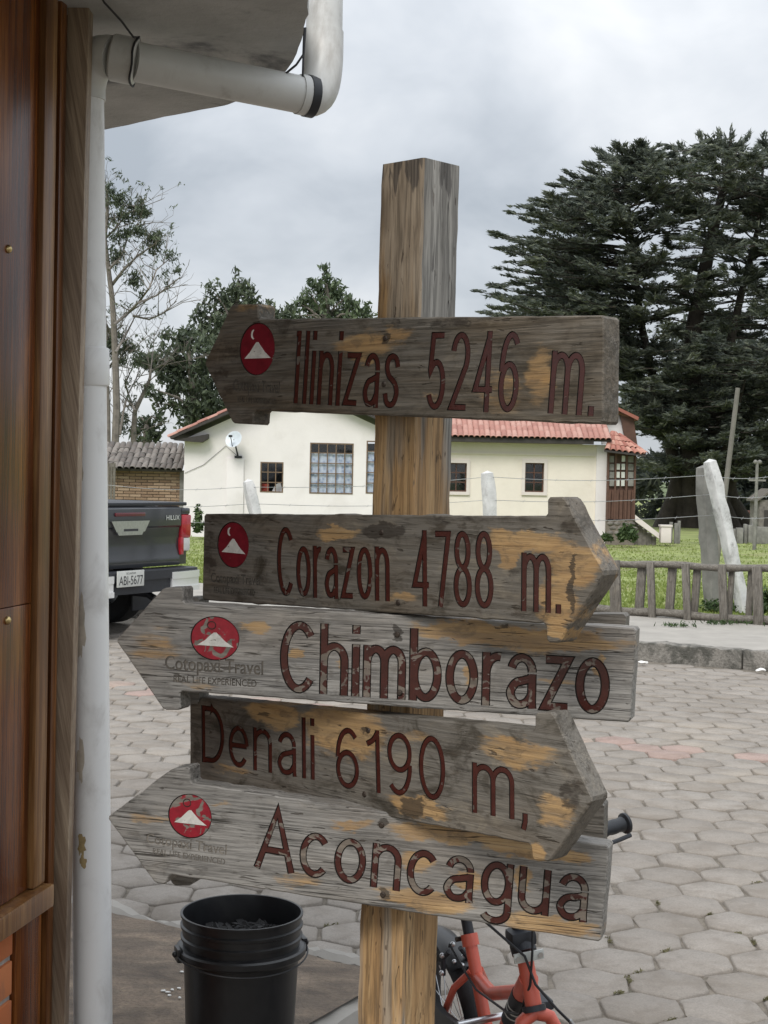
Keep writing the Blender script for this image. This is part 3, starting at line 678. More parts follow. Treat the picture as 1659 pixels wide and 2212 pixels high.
GLYPH = {   # centre lines of a plain condensed grotesque, cap height 1
 'o': (.54, [_e(.27, .365, .215, .315, 0, 360)]), 'c': (.50, [_e(.27, .365, .215, .315, 42, 318)]), 'C': (.66, [_e(.35, .5, .29, .45, 42, 318)]),
 'e': (.54, [[(.06, .38), (.485, .38)], _e(.27, .365, .215, .315, 3, 322)]),
 'a': (.52, [[(.45, .0), (.44, .10), (.44, .47)] , _e(.26, .49, .18, .19, 0, 165), _cr([(.44, .41), (.30, .375), (.15, .33), (.07, .20), (.14, .075), (.25, .05), (.36, .09), (.44, .19)])]),
 'n': (.49, [[(.05, 0), (.05, .73)], _e(.245, .47, .195, .21, 180, 0) + [(.44, 0)]]), 'h': (.49, [[(.05, 0), (.05, 1)], _e(.245, .47, .195, .21, 180, 0) + [(.44, 0)]]),
 'm': (.74, [[(.05, 0), (.05, .73)], _e(.21, .49, .16, .19, 180, 0) + [(.37, 0)], _e(.53, .49, .16, .19, 180, 0) + [(.69, 0)]]),
 'r': (.30, [[(.05, 0), (.05, .73)], _e(.26, .44, .21, .24, 180, 78)]), 'u': (.49, [[(.05, .73)] + _e(.245, .26, .195, .21, 180, 360), [(.44, 0), (.44, .73)]]),
 'i': (.10, [[(.05, 0), (.05, .73)], [(.05, .875), (.05, 1.0)]]), 'l': (.10, [[(.05, 0), (.05, 1)]]), 'I': (.20, [[(.10, 0), (.10, 1)], [(.0, .955), (.15, .955)], [(.03, .045), (.14, .045)]]),
 'z': (.46, [[(.04, .68), (.42, .68), (.04, .05), (.43, .05)]]), 's': (.45, [_cr([(.40, .54), (.34, .645), (.22, .68), (.10, .64), (.065, .53), (.13, .43), (.23, .38), (.34, .32), (.40, .21), (.34, .09), (.22, .05), (.10, .085), (.045, .20)])]),
 'b': (.54, [[(.05, 0), (.05, 1)], _e(.275, .365, .21, .315, 0, 360)]), 'g': (.50, [_e(.245, .385, .195, .295, 0, 360), [(.45, .73), (.45, -.04)], _e(.245, -.04, .205, .17, 0, -152)]),
 'A': (.66, [[(.02, 0), (.33, 1.0), (.64, 0)], [(.13, .33), (.53, .33)]]), 'D': (.62, [[(.05, 0), (.05, 1)], [(.05, .95), (.25, .95)] + _e(.25, .5, .32, .45, 90, -90) + [(.05, .05)]]),
 '0': (.52, [_e(.26, .5, .21, .45, 0, 360)]), '1': (.34, [[(.27, 0), (.27, 1.0)], _cr([(.27, .96), (.18, .84), (.05, .77)])]),
 '2': (.52, [_e(.26, .70, .20, .25, 168, -32) + [(.06, .05), (.48, .05)]]), '4': (.53, [[(.37, 0), (.37, 1)], [(.37, .93), (.04, .28), (.51, .28)]]),
 '5': (.51, [[(.44, .95), (.13, .95), (.08, .50)] + _e(.25, .33, .205, .28, 145, -152)]), '6': (.52, _six), '9': (.52, [[(.52 - x, 1 - y) for x, y in st] for st in _six]),
 '7': (.48, [[(.03, .95), (.45, .95), (.18, 0)]]), '8': (.50, [_e(.25, .735, .175, .215, 0, 360), _e(.25, .28, .205, .23, 0, 360)]),
 '.': (.12, [[(.06, 0), (.06, .115)]]), ',': (.12, [[(.06, .115), (.06, .0), (.03, -.12)]]) }
def word_strokes(body, M, n, bl, br, top, xh, wf, gap):
    """centre lines of a word in the board's own plane and its cap height there"""
    A = Vector(tolocal(M, n, *bl)); B = Vector(tolocal(M, n, *br)); T = Vector(tolocal(M, n, *top)); d = B - A; W = d.length; dx = d.normalized(); up = Vector((-dx.y, dx.x)); cap = (T - A).dot(up) / (0.73 if xh else 1.0)
    x = 0; items = []
    for ch in body:
        adv, st = GLYPH[ch]; items.append((x, st)); x += adv + gap
    tot = x - gap; kx = W / tot; w = wf * cap; out = []
    for x0, st in items:
        out.append([])
        for p in st: out[-1].append([A + dx * ((x0 + q[0]) * kx) + up * (q[1] * cap) for q in p])
    return out, w, cap
def stroke_tris(lines, w):
    vs = []; fs = []; h = w / 2
    for ln in lines:
        closed = (ln[0] - ln[-1]).length < 1e-6; pts = ln[:-1] if closed else ln; k = len(pts); o = len(vs)
        for i, p in enumerate(pts):
            a = pts[i - 1] if (i > 0 or closed) else None; b = pts[(i + 1) % k] if (i < k - 1 or closed) else None
            d1 = (p - a).normalized() if a is not None else None; d2 = (b - p).normalized() if b is not None else None
            if d1 is None: d1 = d2
            if d2 is None: d2 = d1
            n1 = Vector((-d1.y, d1.x)); n2 = Vector((-d2.y, d2.x)); m = (n1 + n2); m = m.normalized() if m.length > 1e-6 else n1; L = h / max(0.42, m.dot(n1)); vs += [tuple(p + m * L), tuple(p - m * L)]
        for i in range(k if closed else k - 1): j = (i + 1) % k; fs.append([o + 2 * i, o + 2 * i + 1, o + 2 * j + 1]); fs.append([o + 2 * i, o + 2 * j + 1, o + 2 * j])
    return vs, fs
sp = empty('signpost', (E0.x, E0.y, 0.08)); tag(sp, 'weathered square timber signpost with five carved arrow boards naming mountains', 'signpost')
PA = 42.0
def post():
    s = 0.094
    top = P(916, 340, 2.40); bot = P(862, 2205, 2.40); d = (top - bot).normalized(); base = bot + d * ((0.02 - bot.z) / d.z)
    a = R(PA); t = Vector((math.cos(a), -math.sin(a), 0)); n = Vector((-math.sin(a), -math.cos(a), 0))
    # near edge is the right end of the left face
    poly = [(-s, 0), (0, 0), (0, -s), (-s, -s)]
    b = MB(); zs = np.linspace(0, 1, 60); L = (top - base).length; vs = []; fs = []; r = random.Random(4)
    prof = []
    for (x, y) in poly:
        prof.append((x, y))
    c = 0.0035
    ring = [(-s + c, 0), (-s / 2, 0.0005), (-c, 0), (0, -c), (0.0004, -s / 2), (0, -s + c), (-c, -s), (-s + c, -s), (-s, -s + c), (-s, -c)]
    for k, q in enumerate(zs):
        for (x, y) in ring:
            e = 0.0012; vs.append(base + d * (L * q) + t * (x + r.gauss(0, e * .5)) + n * (y + r.gauss(0, e * .5)) + d * (r.gauss(0, .0006) if k == 59 else 0))
    m = len(ring)
    for k in range(59):
        for j in range(m): fs.append((k * m + j, k * m + (j + 1) % m, (k + 1) * m + (j + 1) % m, (k + 1) * m + j))
    fs.append(tuple(59 * m + j for j in range(m)))
    b.add(vs, fs)
    n2 = NT('weathered_post_timber'); v = n2.coord()
    g1 = n2.noise(n2.map(v, (42, 42, 2.2)), 1, 8, 0.62, 0.5); g2 = n2.noise(n2.map(v, (190, 190, 8)), 1, 4, 0.6, 0.2); big = n2.noise(n2.map(v, (15, 15, 1.5)), 1, 4, 0.55, 0.6)
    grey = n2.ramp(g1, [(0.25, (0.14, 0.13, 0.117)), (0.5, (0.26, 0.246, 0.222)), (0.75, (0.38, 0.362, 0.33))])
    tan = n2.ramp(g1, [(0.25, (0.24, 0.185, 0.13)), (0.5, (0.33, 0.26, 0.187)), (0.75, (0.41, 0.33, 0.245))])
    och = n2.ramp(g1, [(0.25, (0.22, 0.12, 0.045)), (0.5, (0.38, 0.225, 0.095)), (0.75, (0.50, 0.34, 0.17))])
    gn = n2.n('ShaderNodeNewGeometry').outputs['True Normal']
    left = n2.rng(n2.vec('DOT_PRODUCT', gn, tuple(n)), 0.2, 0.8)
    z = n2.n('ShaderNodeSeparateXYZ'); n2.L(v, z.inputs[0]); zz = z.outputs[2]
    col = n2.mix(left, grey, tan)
    mid = n2.rng(zz, 2.0, 1.2, -0.06, 0.13)
    k = n2.rng(n2.math('ADD', n2.math('ADD', big, mid), n2.math('MULTIPLY', n2.math('SUBTRACT', g1, 0.5), 0.25)), 0.50, 0.64)
    col = n2.mix(n2.math('MULTIPLY', k, 0.9), col, och)
    dk = n2.rng(n2.math('ADD', n2.noise(n2.map(v, (44, 44, 7)), 1, 4, 0.55, 0.4), n2.rng(zz, 1.94, 2.04, 0, 0.20)), 0.66, 0.71)
    col = n2.mix(n2.math('MULTIPLY', dk, 0.72), col, (0.055, 0.048, 0.045))
    kn = ellipses(n2, n2.map(n2.vec('ADD', v, n2.vec('SUBTRACT', n2.noise(v, 60, 3, .5, 0, True), (0.5, 0.5, 0.5))), (1, 1, 1)), [(0, 0, 1e-4, 1e-4, 0)])
    fl = n2.noise(n2.map(v, (120, 120, 26)), 1, 3, 0.5, 0.4); fm = n2.rng(fl, 0.66, 0.72)
    col = n2.mix(n2.math('MULTIPLY', fm, 0.7), col, (0.06, 0.035, 0.02))
    cr = n2.noise(n2.map(v, (70, 70, 1.3)), 1, 2, 0.4, 0.6); cm = n2.rng(n2.math('ABSOLUTE', n2.math('SUBTRACT', cr, 0.5)), 0, 0.010, 1, 0)
    cm = n2.math('MULTIPLY', cm, n2.rng(n2.noise(n2.map(v, (12, 12, 3)), 1, 3, .5), 0.48, 0.6)); col = n2.mix(cm, col, (0.03, 0.024, 0.02))
    sc2 = n2.n('ShaderNodeVectorMath', operation='SCALE'); n2.L(col, sc2.inputs[0]); n2.L(n2.rng(g2, 0.36, 0.6, 0.6, 1.1), sc2.inputs['Scale'])
    m_ = n2.fin(sc2.outputs[0], 0.68, n2.bump(n2.math('SUBTRACT', n2.math('ADD', g1, n2.math('MULTIPLY', g2, .5)), n2.math('MULTIPLY', n2.math('MAXIMUM', cm, fm), .8)), 0.75, 0.002), spec=0.4)
    b.build('post', m_, sp, smooth=40)
post()
BOARDS = [
 dict(name='Ilinizas', a=42, out=[(441, 785), (499, 658), (558, 656), (558, 689), (1304, 681), (1302, 916), (548, 886), (546, 917), (502, 914)],
      txt=[('Ilinizas', (632, 871), (857, 884), (632, 714), 'I'), ('5246', (919, 886), (1116, 893), (919, 716), '5'), ('m.', (1184, 893), (1281, 899), (1184, 757), 'm')],
      emb=(555, 754, 38, 57, 0), small=[('Cotopaxi Travel', (504, 843), (603, 849), (504, 819), 'C'), ('REAL LIFE EXPERIENCED', (513, 868), (596, 873), (513, 857), 'R')], wear=0.31,
      ochre=[(790, 752, 75, 40, .62), (858, 728, 40, 30, .6), (1165, 815, 35, 75, .62), (930, 860, 30, 18, .5), (1080, 840, 60, 60, .45), (540, 660, 30, 20, .5)], dark=[(830, 733, 14, 14, .9), (1000, 690, 260, 14, .6), (480, 790, 50, 90, .55), (600, 700, 60, 30, .5)],
      bolts=[(829, 830), (832, 731)], tone=-0.052, seed=1.3, label='weathered board reading Ilinizas 5246 m, pointing left, topmost on the post'),
 dict(name='Corazon', a=42, out=[(440, 1110), (1182, 1115), (1182, 1074), (1218, 1073), (1306, 1238), (1208, 1389), (1181, 1388), (1178, 1346), (436, 1296)],
      txt=[('Corazon', (600, 1288), (840, 1299), (600, 1137), 'C'), ('4788', (893, 1309), (1064, 1317), (893, 1145), '4'), ('m.', (1127, 1320), (1211, 1326), (1127, 1193), 'm')],
      emb=(503, 1177, 34, 50, 0), small=[('Cotopaxi Travel', (456, 1257), (562, 1264), (456, 1237), 'C'), ('REAL LIFE EXPERIENCED', (462, 1281), (550, 1287), (462, 1268), 'R')], wear=0.345,
      ochre=[(730, 1150, 52, 17, .95), (1130, 1170, 95, 32, .95), (1098, 1198, 22, 28, .95), (1240, 1220, 60, 60, .8), (1205, 1300, 55, 60, .75), (1205, 1360, 30, 22, .9), (870, 1295, 40, 12, .55)], dark=[(1238, 1265, 7, 85, 1.0), (830, 1147, 60, 24, .85), (450, 1200, 22, 90, .55), (1000, 1120, 120, 12, .5), (1120, 1240, 25, 40, .5), (1150, 1330, 200, 14, .5), (1225, 1145, 26, 22, .5)],
      bolts=[(824, 1150), (860, 1302)], tone=-0.040, seed=2.1, label='stained board reading Corazon 4788 m, pointing right, second from the top'),
 dict(name='Chimborazo', a=18, out=[(250, 1383), (353, 1270), (395, 1268), (395, 1303), (1374, 1357), (1362, 1561), (388, 1493), (390, 1534), (354, 1534)],
      txt=[('Chimborazo', (605, 1493), (1313, 1543), (605, 1341), 'C')],
      emb=(464, 1379, 53, 48, 1), small=[('Cotopaxi Travel', (357, 1445), (568, 1458), (357, 1416), 'C'), ('REAL LIFE EXPERIENCED', (375, 1473), (554, 1484), (375, 1459), 'R')], wear=0.44,
      ochre=[(550, 1357, 40, 15, .8), (1010, 1362, 120, 24, .95), (1180, 1382, 190, 32, 1.0), (1010, 1452, 16, 22, .9), (640, 1412, 20, 14, .8), (1290, 1440, 12, 24, .9), (740, 1430, 15, 12, .7), (330, 1395, 60, 40, .5), (1210, 1470, 60, 14, .6), (420, 1480, 60, 10, .5)], dark=[(858, 1370, 14, 14, .95), (862, 1498, 12, 12, .95), (700, 1500, 220, 10, .35), (1075, 1352, 25, 8, .8)],
      bolts=[(858, 1371), (863, 1497)], tone=0.09, seed=3.7, label='silvery board reading Chimborazo, pointing left, third from the top'),
 dict(name='Denali', a=42, out=[(409, 1504), (1155, 1577), (1155, 1540), (1194, 1539), (1281, 1727), (1187, 1862), (1150, 1858), (1146, 1823), (410, 1683)],
      txt=[('Denali', (436, 1646), (680, 1685), (436, 1523), 'D'), ('6190', (725, 1701), (964, 1733), (725, 1569), '6'), ('m,', (1019, 1755), (1142, 1776), (1019, 1646), 'm')],
      emb=None, small=[], wear=0.33,
      ochre=[(590, 1542, 60, 34, 1.0), (740, 1575, 95, 60, 1.0), (1110, 1622, 90, 34, .72), (905, 1740, 75, 24, .85), (1200, 1750, 45, 40, .7), (1160, 1840, 26, 20, .9), (500, 1660, 60, 12, .5), (880, 1590, 60, 25, .5)], dark=[(890, 1742, 30, 24, 1.0), (1230, 1720, 30, 40, .7), (793, 1575, 12, 10, .8), (1000, 1640, 40, 60, .5), (425, 1620, 14, 40, .7), (700, 1520, 200, 8, .5), (1040, 1790, 160, 12, .5)],
      bolts=[(795, 1578), (787, 1716)], tone=-0.030, seed=4.9, label='mottled ochre board reading Denali 6190 m, pointing right, fourth from the top'),
 dict(name='Aconcagua', a=18, out=[(231, 1766), (373, 1660), (410, 1656), (411, 1692), (1316, 1827), (1298, 2035), (366, 1889), (358, 1911), (335, 1908)],
      txt=[('Aconcagua', (552, 1874), (1269, 1994), (552, 1745), 'A')],
      emb=(410, 1763, 47, 48, 1), small=[('Cotopaxi Travel', (316, 1820), (489, 1846), (316, 1799), 'C'), ('REAL LIFE EXPERIENCED', (330, 1844), (486, 1868), (330, 1832), 'R')], wear=0.44,
      ochre=[(990, 1802, 160, 26, 1.0), (1150, 1835, 120, 26, 1.0), (1240, 1850, 50, 24, .8), (915, 1946, 120, 22, .9), (1190, 2000, 120, 22, .95), (760, 1785, 50, 16, .7), (1010, 1900, 40, 24, .8), (900, 1860, 40, 30, .7), (640, 1900, 60, 16, .5), (480, 1740, 30, 8, .6), (330, 1770, 60, 14, .5), (1130, 1900, 25, 30, .8)], dark=[(825, 1784, 12, 12, .9), (826, 1934, 14, 12, .9), (560, 1720, 150, 10, .3)],
      bolts=[(824, 1783), (827, 1933)], tone=0.08, seed=6.2, label='silvery board reading Aconcagua, pointing left, lowest on the post'),
]
def make_board(d, i):
    na = R(d['a']); nn = Vector((-math.sin(na), -math.cos(na), 0))
    o = Vector((E0.x, E0.y, 1.5)) + nn * (TH + (0.008 if d['a'] > 30 else 0.004))
    # pass through the near edge of the post at this height
    my = sum(p[1] for p in d['out']) / len(d['out']); ex = 916 + (862 - 916) * (my - 340) / (2205 - 340)
    e = P(ex, my, 2.40); o = Vector((e.x, e.y, e.z)) + nn * (TH + (0.006 if d['a'] > 30 else 0.004))
    M, n = frame(d['a'], o)
    loc = lambda x, y: tolocal(M, n, x, y)
    outl = jag_outline([loc(*p) for p in d['out']], 0.016, 0.00035, 50 + i)
    ins = offset_in(outl, 0.0022)
    sets = []; fills = []
    DEP = 0.0038
    for (body, bl, br, top, ref) in d['txt']:
        wf = {'Ilinizas': .086, 'Corazon': .086, 'Denali': .096}.get(d['name'], .128)
        chars, w, cap = word_strokes(body, M, n, bl, br, top, ref == 'm', wf, .15 if d['name'] in ('Ilinizas', 'Corazon') else .11)
        gv = 0.0020 if d['tone'] > 0 else 0.0014
        for lines in chars:
            vs_, fs_ = stroke_tris(lines, w); sets.append((vs_, fs_, 1))
            vs_, fs_ = stroke_tris(lines, w - 2 * gv); xs_ = [p[0] for p in vs_]; ys_ = [p[1] for p in vs_]
            ov_, tr_ = cut_plate([(min(xs_) - .01, min(ys_) - .01), (max(xs_) + .01, min(ys_) - .01), (max(xs_) + .01, max(ys_) + .01), (min(xs_) - .01, max(ys_) + .01)], [(vs_, fs_, 1)])
            fills.append(([(p.x, p.y) for p in ov_], [f for f, kc in tr_ if kc]))
    for (body, bl, br, top, ref) in d['small']:
        me, pts, k = fit_text(body, M, n, bl, br, top, ref, 0.014, 0); sets.append(([p[:2] for p in pts], [list(p.vertices) for p in me.polygons], 2))
    if d['emb']:
        cx, cy, rx, ry, peel = d['emb']; c = Vector(loc(cx, cy)); ex_ = (Vector(loc(cx + rx, cy)) - Vector(loc(cx - rx, cy))).length / 2; ey_ = (Vector(loc(cx, cy + ry)) - Vector(loc(cx, cy - ry))).length / 2
        ring = [(c.x + ex_ * math.cos(2 * math.pi * j / 48), c.y + ey_ * math.sin(2 * math.pi * j / 48)) for j in range(48)]
        sets.append((ring + [tuple(c)], [[48, j, (j + 1) % 48] for j in range(48)], 1))
    ov, tri = cut_plate(ins, sets)
    V3 = []; Fc = []; MI = []; idx = {}
    def vid(i_, z):
        k = (i_, z)
        if k not in idx: idx[k] = len(V3); V3.append((ov[i_].x, ov[i_].y, z))
        return idx[k]
    dep = {0: 0.0, 1: -DEP, 2: -0.0014}; edge = {}
    for f, kc in tri:
        Fc.append([vid(q, dep[kc]) for q in f]); MI.append({0: 0, 1: 1, 2: 2}[kc])
        for a, b in zip(f, list(f[1:]) + [f[0]]): edge[(a, b)] = kc
    bnd = []
    for (a, b), kc in edge.items():
        c2 = edge.get((b, a))
        if c2 is None: bnd.append((a, b)); continue
        if dep[kc] > dep[c2]: Fc.append([vid(b, dep[kc]), vid(a, dep[kc]), vid(a, dep[c2]), vid(b, dep[c2])]); MI.append(1 if c2 == 1 else 2)
    # chamfer and sides: outline rings
    ko = len(V3); m = len(outl)
    for z, pl in ((0.0, ins), (-0.0022, outl), (-TH + 0.002, outl), (-TH, offset_in(outl, 0.002))):
        for p in pl: V3.append((p[0], p[1], z))
    for r_ in range(3):
        for j in range(m): Fc.append([ko + r_ * m + j, ko + (r_ + 1) * m + j, ko + (r_ + 1) * m + (j + 1) % m, ko + r_ * m + (j + 1) % m]); MI.append(0)
    Fc.append([ko + 3 * m + j for j in range(m)]); MI.append(0)
    wood = weathered('board_timber_' + d['name'].lower(), [(*loc(x, y), abs(loc(x + a, y)[0] - loc(x - a, y)[0]) / 2, abs(loc(x, y + b)[1] - loc(x, y - b)[1]) / 2, s) for x, y, a, b, s in d['ochre']],
                     [(*loc(x, y), abs(loc(x + a, y)[0] - loc(x - a, y)[0]) / 2, abs(loc(x, y + b)[1] - loc(x, y - b)[1]) / 2, s) for x, y, a, b, s in d['dark']], d['tone'], d['seed'], crack=0.95 if d['tone'] > 0 else 0.55, grain={'Ilinizas': .8, 'Corazon': .45, 'Denali': .4}.get(d['name'], .85), mottle={'Ilinizas': .45, 'Corazon': .7, 'Denali': .65}.get(d['name'], .3))
    me = bpy.data.meshes.new('sign_board'); me.from_pydata(V3, [], Fc)
    for q in (wood, mt['dip'], mt['dipwood'] if d['name'] == 'Chimborazo' else mt['dipvery'] if d['name'] == 'Aconcagua' else mt['dipfaint']): me.materials.append(q)
    me.polygons.foreach_set('material_index', MI); me.update()
    bo = put(bpy.data.objects.new('sign_board', me), sp, M); tag(bo, d['label'])
    paint = worn_paint('carved_letter_paint_' + d['name'].lower(), (0.060, 0.015, 0.011), d['wear'], (0.175, 0.142, 0.112) if d['tone'] > 0 else (0.115, 0.095, 0.075), rough=0.25, scale=32, seed=d['seed'])
    for pts2, fs in fills:
        b = MB(); k = len(pts2); vs = [(p[0], p[1], -0.0010) for p in pts2] + [(p[0], p[1], -DEP + 0.0002) for p in pts2]
        ec = {}
        for f in fs:
            for a_, b_ in zip(f, f[1:] + f[:1]): ec[(a_, b_)] = 1
        walls = [(a_, b_, b_ + k, a_ + k) for (a_, b_) in ec if (b_, a_) not in ec]
        b.add(vs, fs + walls); ob = b.build('letter', paint, bo, M, smooth=0); 
    if d['emb']:
        g = 0.0016; b = MB(); ring = [(c.x + (ex_ - g) * math.cos(2 * math.pi * j / 48), c.y + (ey_ - g) * math.sin(2 * math.pi * j / 48)) for j in range(48)]
        b.prism(ring, -DEP + 0.0002, -0.0012); em = b.build('emblem', mt['red_peel'] if peel else mt['red'], bo, M, smooth=0); tag(em, 'round red emblem with a white mountain and a crescent moon')
        # the mountain: a wide white triangle with hollow slopes; the moon: a thin crescent (both part of the emblem)
        b = MB(); pk = [(-0.72, -0.34), (-0.40, -0.10), (-0.16, 0.16), (-0.05, 0.26), (0.05, 0.26), (0.18, 0.12), (0.42, -0.12), (0.76, -0.36)]
        b.prism([(c.x + x * ex_, c.y + y * ey_) for x, y in pk], -0.0013, -0.0003); b.build('mountain', mt['white'], bo, M, smooth=0)
        b = MB(); pts = []
        for t_ in range(9): a_ = R(100 + 160 * t_ / 8); pts.append((-0.20 + 0.17 * math.cos(a_), 0.56 + 0.19 * math.sin(a_)))
        for t_ in range(9): a_ = R(250 - 140 * t_ / 8); pts.append((-0.155 + 0.125 * math.cos(a_), 0.56 + 0.165 * math.sin(a_)))
        if peel:
            b.tube([Vector((c.x + ex_ * (-.15 + .17 * math.cos(R(20 * t_))), c.y + ey_ * (0.58 + .17 * math.sin(R(20 * t_))), -0.0011)) for t_ in range(18)], 0.0009, 5, close=True); b.build('crescent_moon', mt['dip'], bo, M)
        else:
            b.prism([(c.x + x * ex_, c.y + y * ey_) for x, y in pts], -0.0013, -0.0005); b.build('crescent_moon', mt['white'], bo, M, smooth=0)
    for (x, y) in d['bolts']:
        q = loc(x, y); b = MB(); b.lathe([(0.0001, 0.0018), (0.003, 0.0018), (0.0045, 0.0008), (0.0052, -0.0005), (0.0052, -0.002)], (q[0], q[1], 0), 14)
        b.add([(q[0] - .0032, q[1] - .0006, .0020), (q[0] + .0032, q[1] - .0006, .0020), (q[0] + .0032, q[1] + .0006, .0020), (q[0] - .0032, q[1] + .0006, .0020)], [(0, 1, 2, 3)])
        b.build('screw', mt['bolt'], bo, M)
    return bo
for i, d in enumerate(BOARDS): make_board(d, i)
def back_boards():
    for a, pts, sd, lb in ((18, [(330, 1420), (400, 1290), (430, 1290), (430, 1320), (1352, 1327), (1348, 1500), (430, 1480), (430, 1520), (400, 1520)], 7.7, 'plain grey back of a board behind the Chimborazo board'),
                       (18, [(300, 1790), (385, 1665), (414, 1660), (414, 1700), (1305, 1737), (1302, 1900), (418, 1885), (414, 1913), (376, 1913)], 8.8, 'plain grey back of a board behind the Aconcagua board')):
        na = R(a); nn = Vector((-math.sin(na), -math.cos(na), 0)); my = pts[0][1]; ex = 916 + (862 - 916) * (my - 340) / (2205 - 340); e = P(ex, my, 2.40)
        M, n = frame(a, e - nn * 0.135)
        outl = jag_outline([tolocal(M, n, *p) for p in pts], 0.02, 0.0006, int(sd)); b = MB(); b.prism(outl, -TH, 0)
        tag(b.build('back_board', weathered('back_board_timber', tone=-0.02, seed=sd, warm=-0.1), sp, M, smooth=0), lb)
back_boards()

# ------------------------------------------------------------------ timber building at the left
WA = R(11); WD = Vector((math.sin(WA), math.cos(WA), 0)); WN = Vector((math.cos(WA), -math.sin(WA), 0))   # along the wall, out of the wall
WQ = P(126, 1100, 3.46)
def Wpt(x, y, out=0.0): return hit(x, y, WQ + WN * out, WN)
def Ws(x): return (Wpt(x, 1100) - WQ).dot(WD)
tb = empty('timber_building', (WQ.x, WQ.y, 0.08)); tag(tb, 'varnished dark timber building corner with plastered eave at the left edge', 'building')
def wallbox(name, s0, s1, o0, o1, z0, z1, m, ch=0.003, parent=None, label=None):
    mm = Matrix((WD, WN, Vector((0, 0, 1)))).transposed(); c = WQ + WD * ((s0 + s1) / 2) + WN * ((o0 + o1) / 2); c.z = (z0 + z1) / 2
    b = MB(); b.box(c, (s1 - s0, o1 - o0, z1 - z0), mm, ch); o = b.build(name, m, parent or tb)
    if label: tag(o, label)
    return o
zsill = Wpt(85, 1905).z; ZT = 2.62
s_mo0, s_mo1, s_d1 = Ws(72), Ws(98), Ws(108)
zseam = Wpt(40, 1308).z; wallbox('plank', s_mo0 - 0.24, s_mo0 - 0.002, -0.03, 0.0, zseam + 0.0006, ZT, mt['varnish']); wallbox('plank', s_mo0 - 0.24, s_mo0 - 0.002, -0.031, -0.0003, zsill, zseam - 0.0006, mt['varnish'])
for k in range(4): wallbox('plank', s_mo0 - 0.24 - 0.26 * (k + 1), s_mo0 - 0.243 - 0.26 * k, -0.03, 0.0, zsill, ZT, mt['varnish'])
wallbox('moulding', s_mo0, s_mo1, -0.03, 0.014, zsill, ZT, mt['mould'], 0.006)
wallbox('gap_shade_strip', s_mo1 + 0.001, s_d1 + 0.012, -0.06, -0.034, 0.08, ZT, mt['fascia'])  # near-black colour paints the shade of the gap beside the moulding
wallbox('corner_trim', s_d1 + 0.013, 0.0, -0.05, 0.004, 0.08, ZT, mt['varnish2'], 0.004)
wallbox('sill', s_mo0 - 1.3, s_mo1 + 0.004, -0.03, 0.035, zsill - 0.055, zsill - 0.002, mt['mould'], 0.006)
wallbox('dark_post', Ws(52), s_d1 - 0.002, -0.05, -0.004, 0.08, zsill - 0.057, mt['varnish'], 0.003)
b = MB(); X0 = P(127, 1100, 3.46).x; X1 = P(181, 1100, 3.46).x
pb = P(95, 2212, 3.46); b.bar(P(119, 2300, 3.50), P(176, -60, 3.50), 0.050, 0.055, (0, 1, 0), 0.004); o = b.build('corner_post', mt['sawn'], tb)
b = MB(); b.box(((X0 - 2.2) / 2, 3.56, (0.08 + ZT) / 2), (2.2 + X0 - 0.01, 0.06, ZT - 0.08)); b.build('end_wall', mt['varnish2'], tb)
wallbox('brick_backing', s_mo0 - 1.3, Ws(50), -0.08, -0.016, 0.08, zsill - 0.058, mt['mortar'], 0)
bz = 0.075; z = 0.09; row = 0
while z < zsill - 0.06:
    s = Ws(50) - 0.004 - (0.0 if row % 2 else 0.11)
    if row % 2 == 0: wallbox('brick', s + 0.008, Ws(50) - 0.003, -0.05, -0.008, z, min(z + bz, zsill - 0.058), mt['brick_red'], 0.003)
    for k in range(3): wallbox('brick', s - 0.21, s, -0.05, -0.008, z, min(z + bz, zsill - 0.058), mt['brick_red'], 0.003); s -= 0.222
    z += bz + 0.014; row += 1
for (x, y) in ((17, 538), (15, 1340)):
    b = MB(); q = Wpt(x, y); b.ball(q, 0.0095, 16, 8, (1, 1, 1)); b.build('screw', mt['brass'], tb)
# eave slab
ZS = 2.60
def soffit():
    pts = [(222 - 60, 292), (222, 281), (330, 258), (490, 227), (560, 198), (600, 172), (622, 148), (640, 118), (652, 85), (660, 45), (665, 0), (668, -120)]
    pl = [G(x, y, ZS) for x, y in pts]; pl = [(p.x, p.y) for p in pl]
    pl += [(pl[-1][0] + 0.02, 1.2), (-2.4, 1.2), (-2.4, pl[0][1] + 0.2)]
    pl = jag_outline(pl, 0.05, 0.003, 9, 0.01)
    b = MB(); b.prism(pl, ZS, ZS + 0.10); o = b.build('eave_slab', mt['soffit'], tb, smooth=0)
    b = MB(); b.prism([(x * 1.0 - 0.06, y - 0.06) for x, y in pl], ZS + 0.101, ZS + 0.16); b.build('roof_slab', mt['fascia'], tb, smooth=0)
soffit()
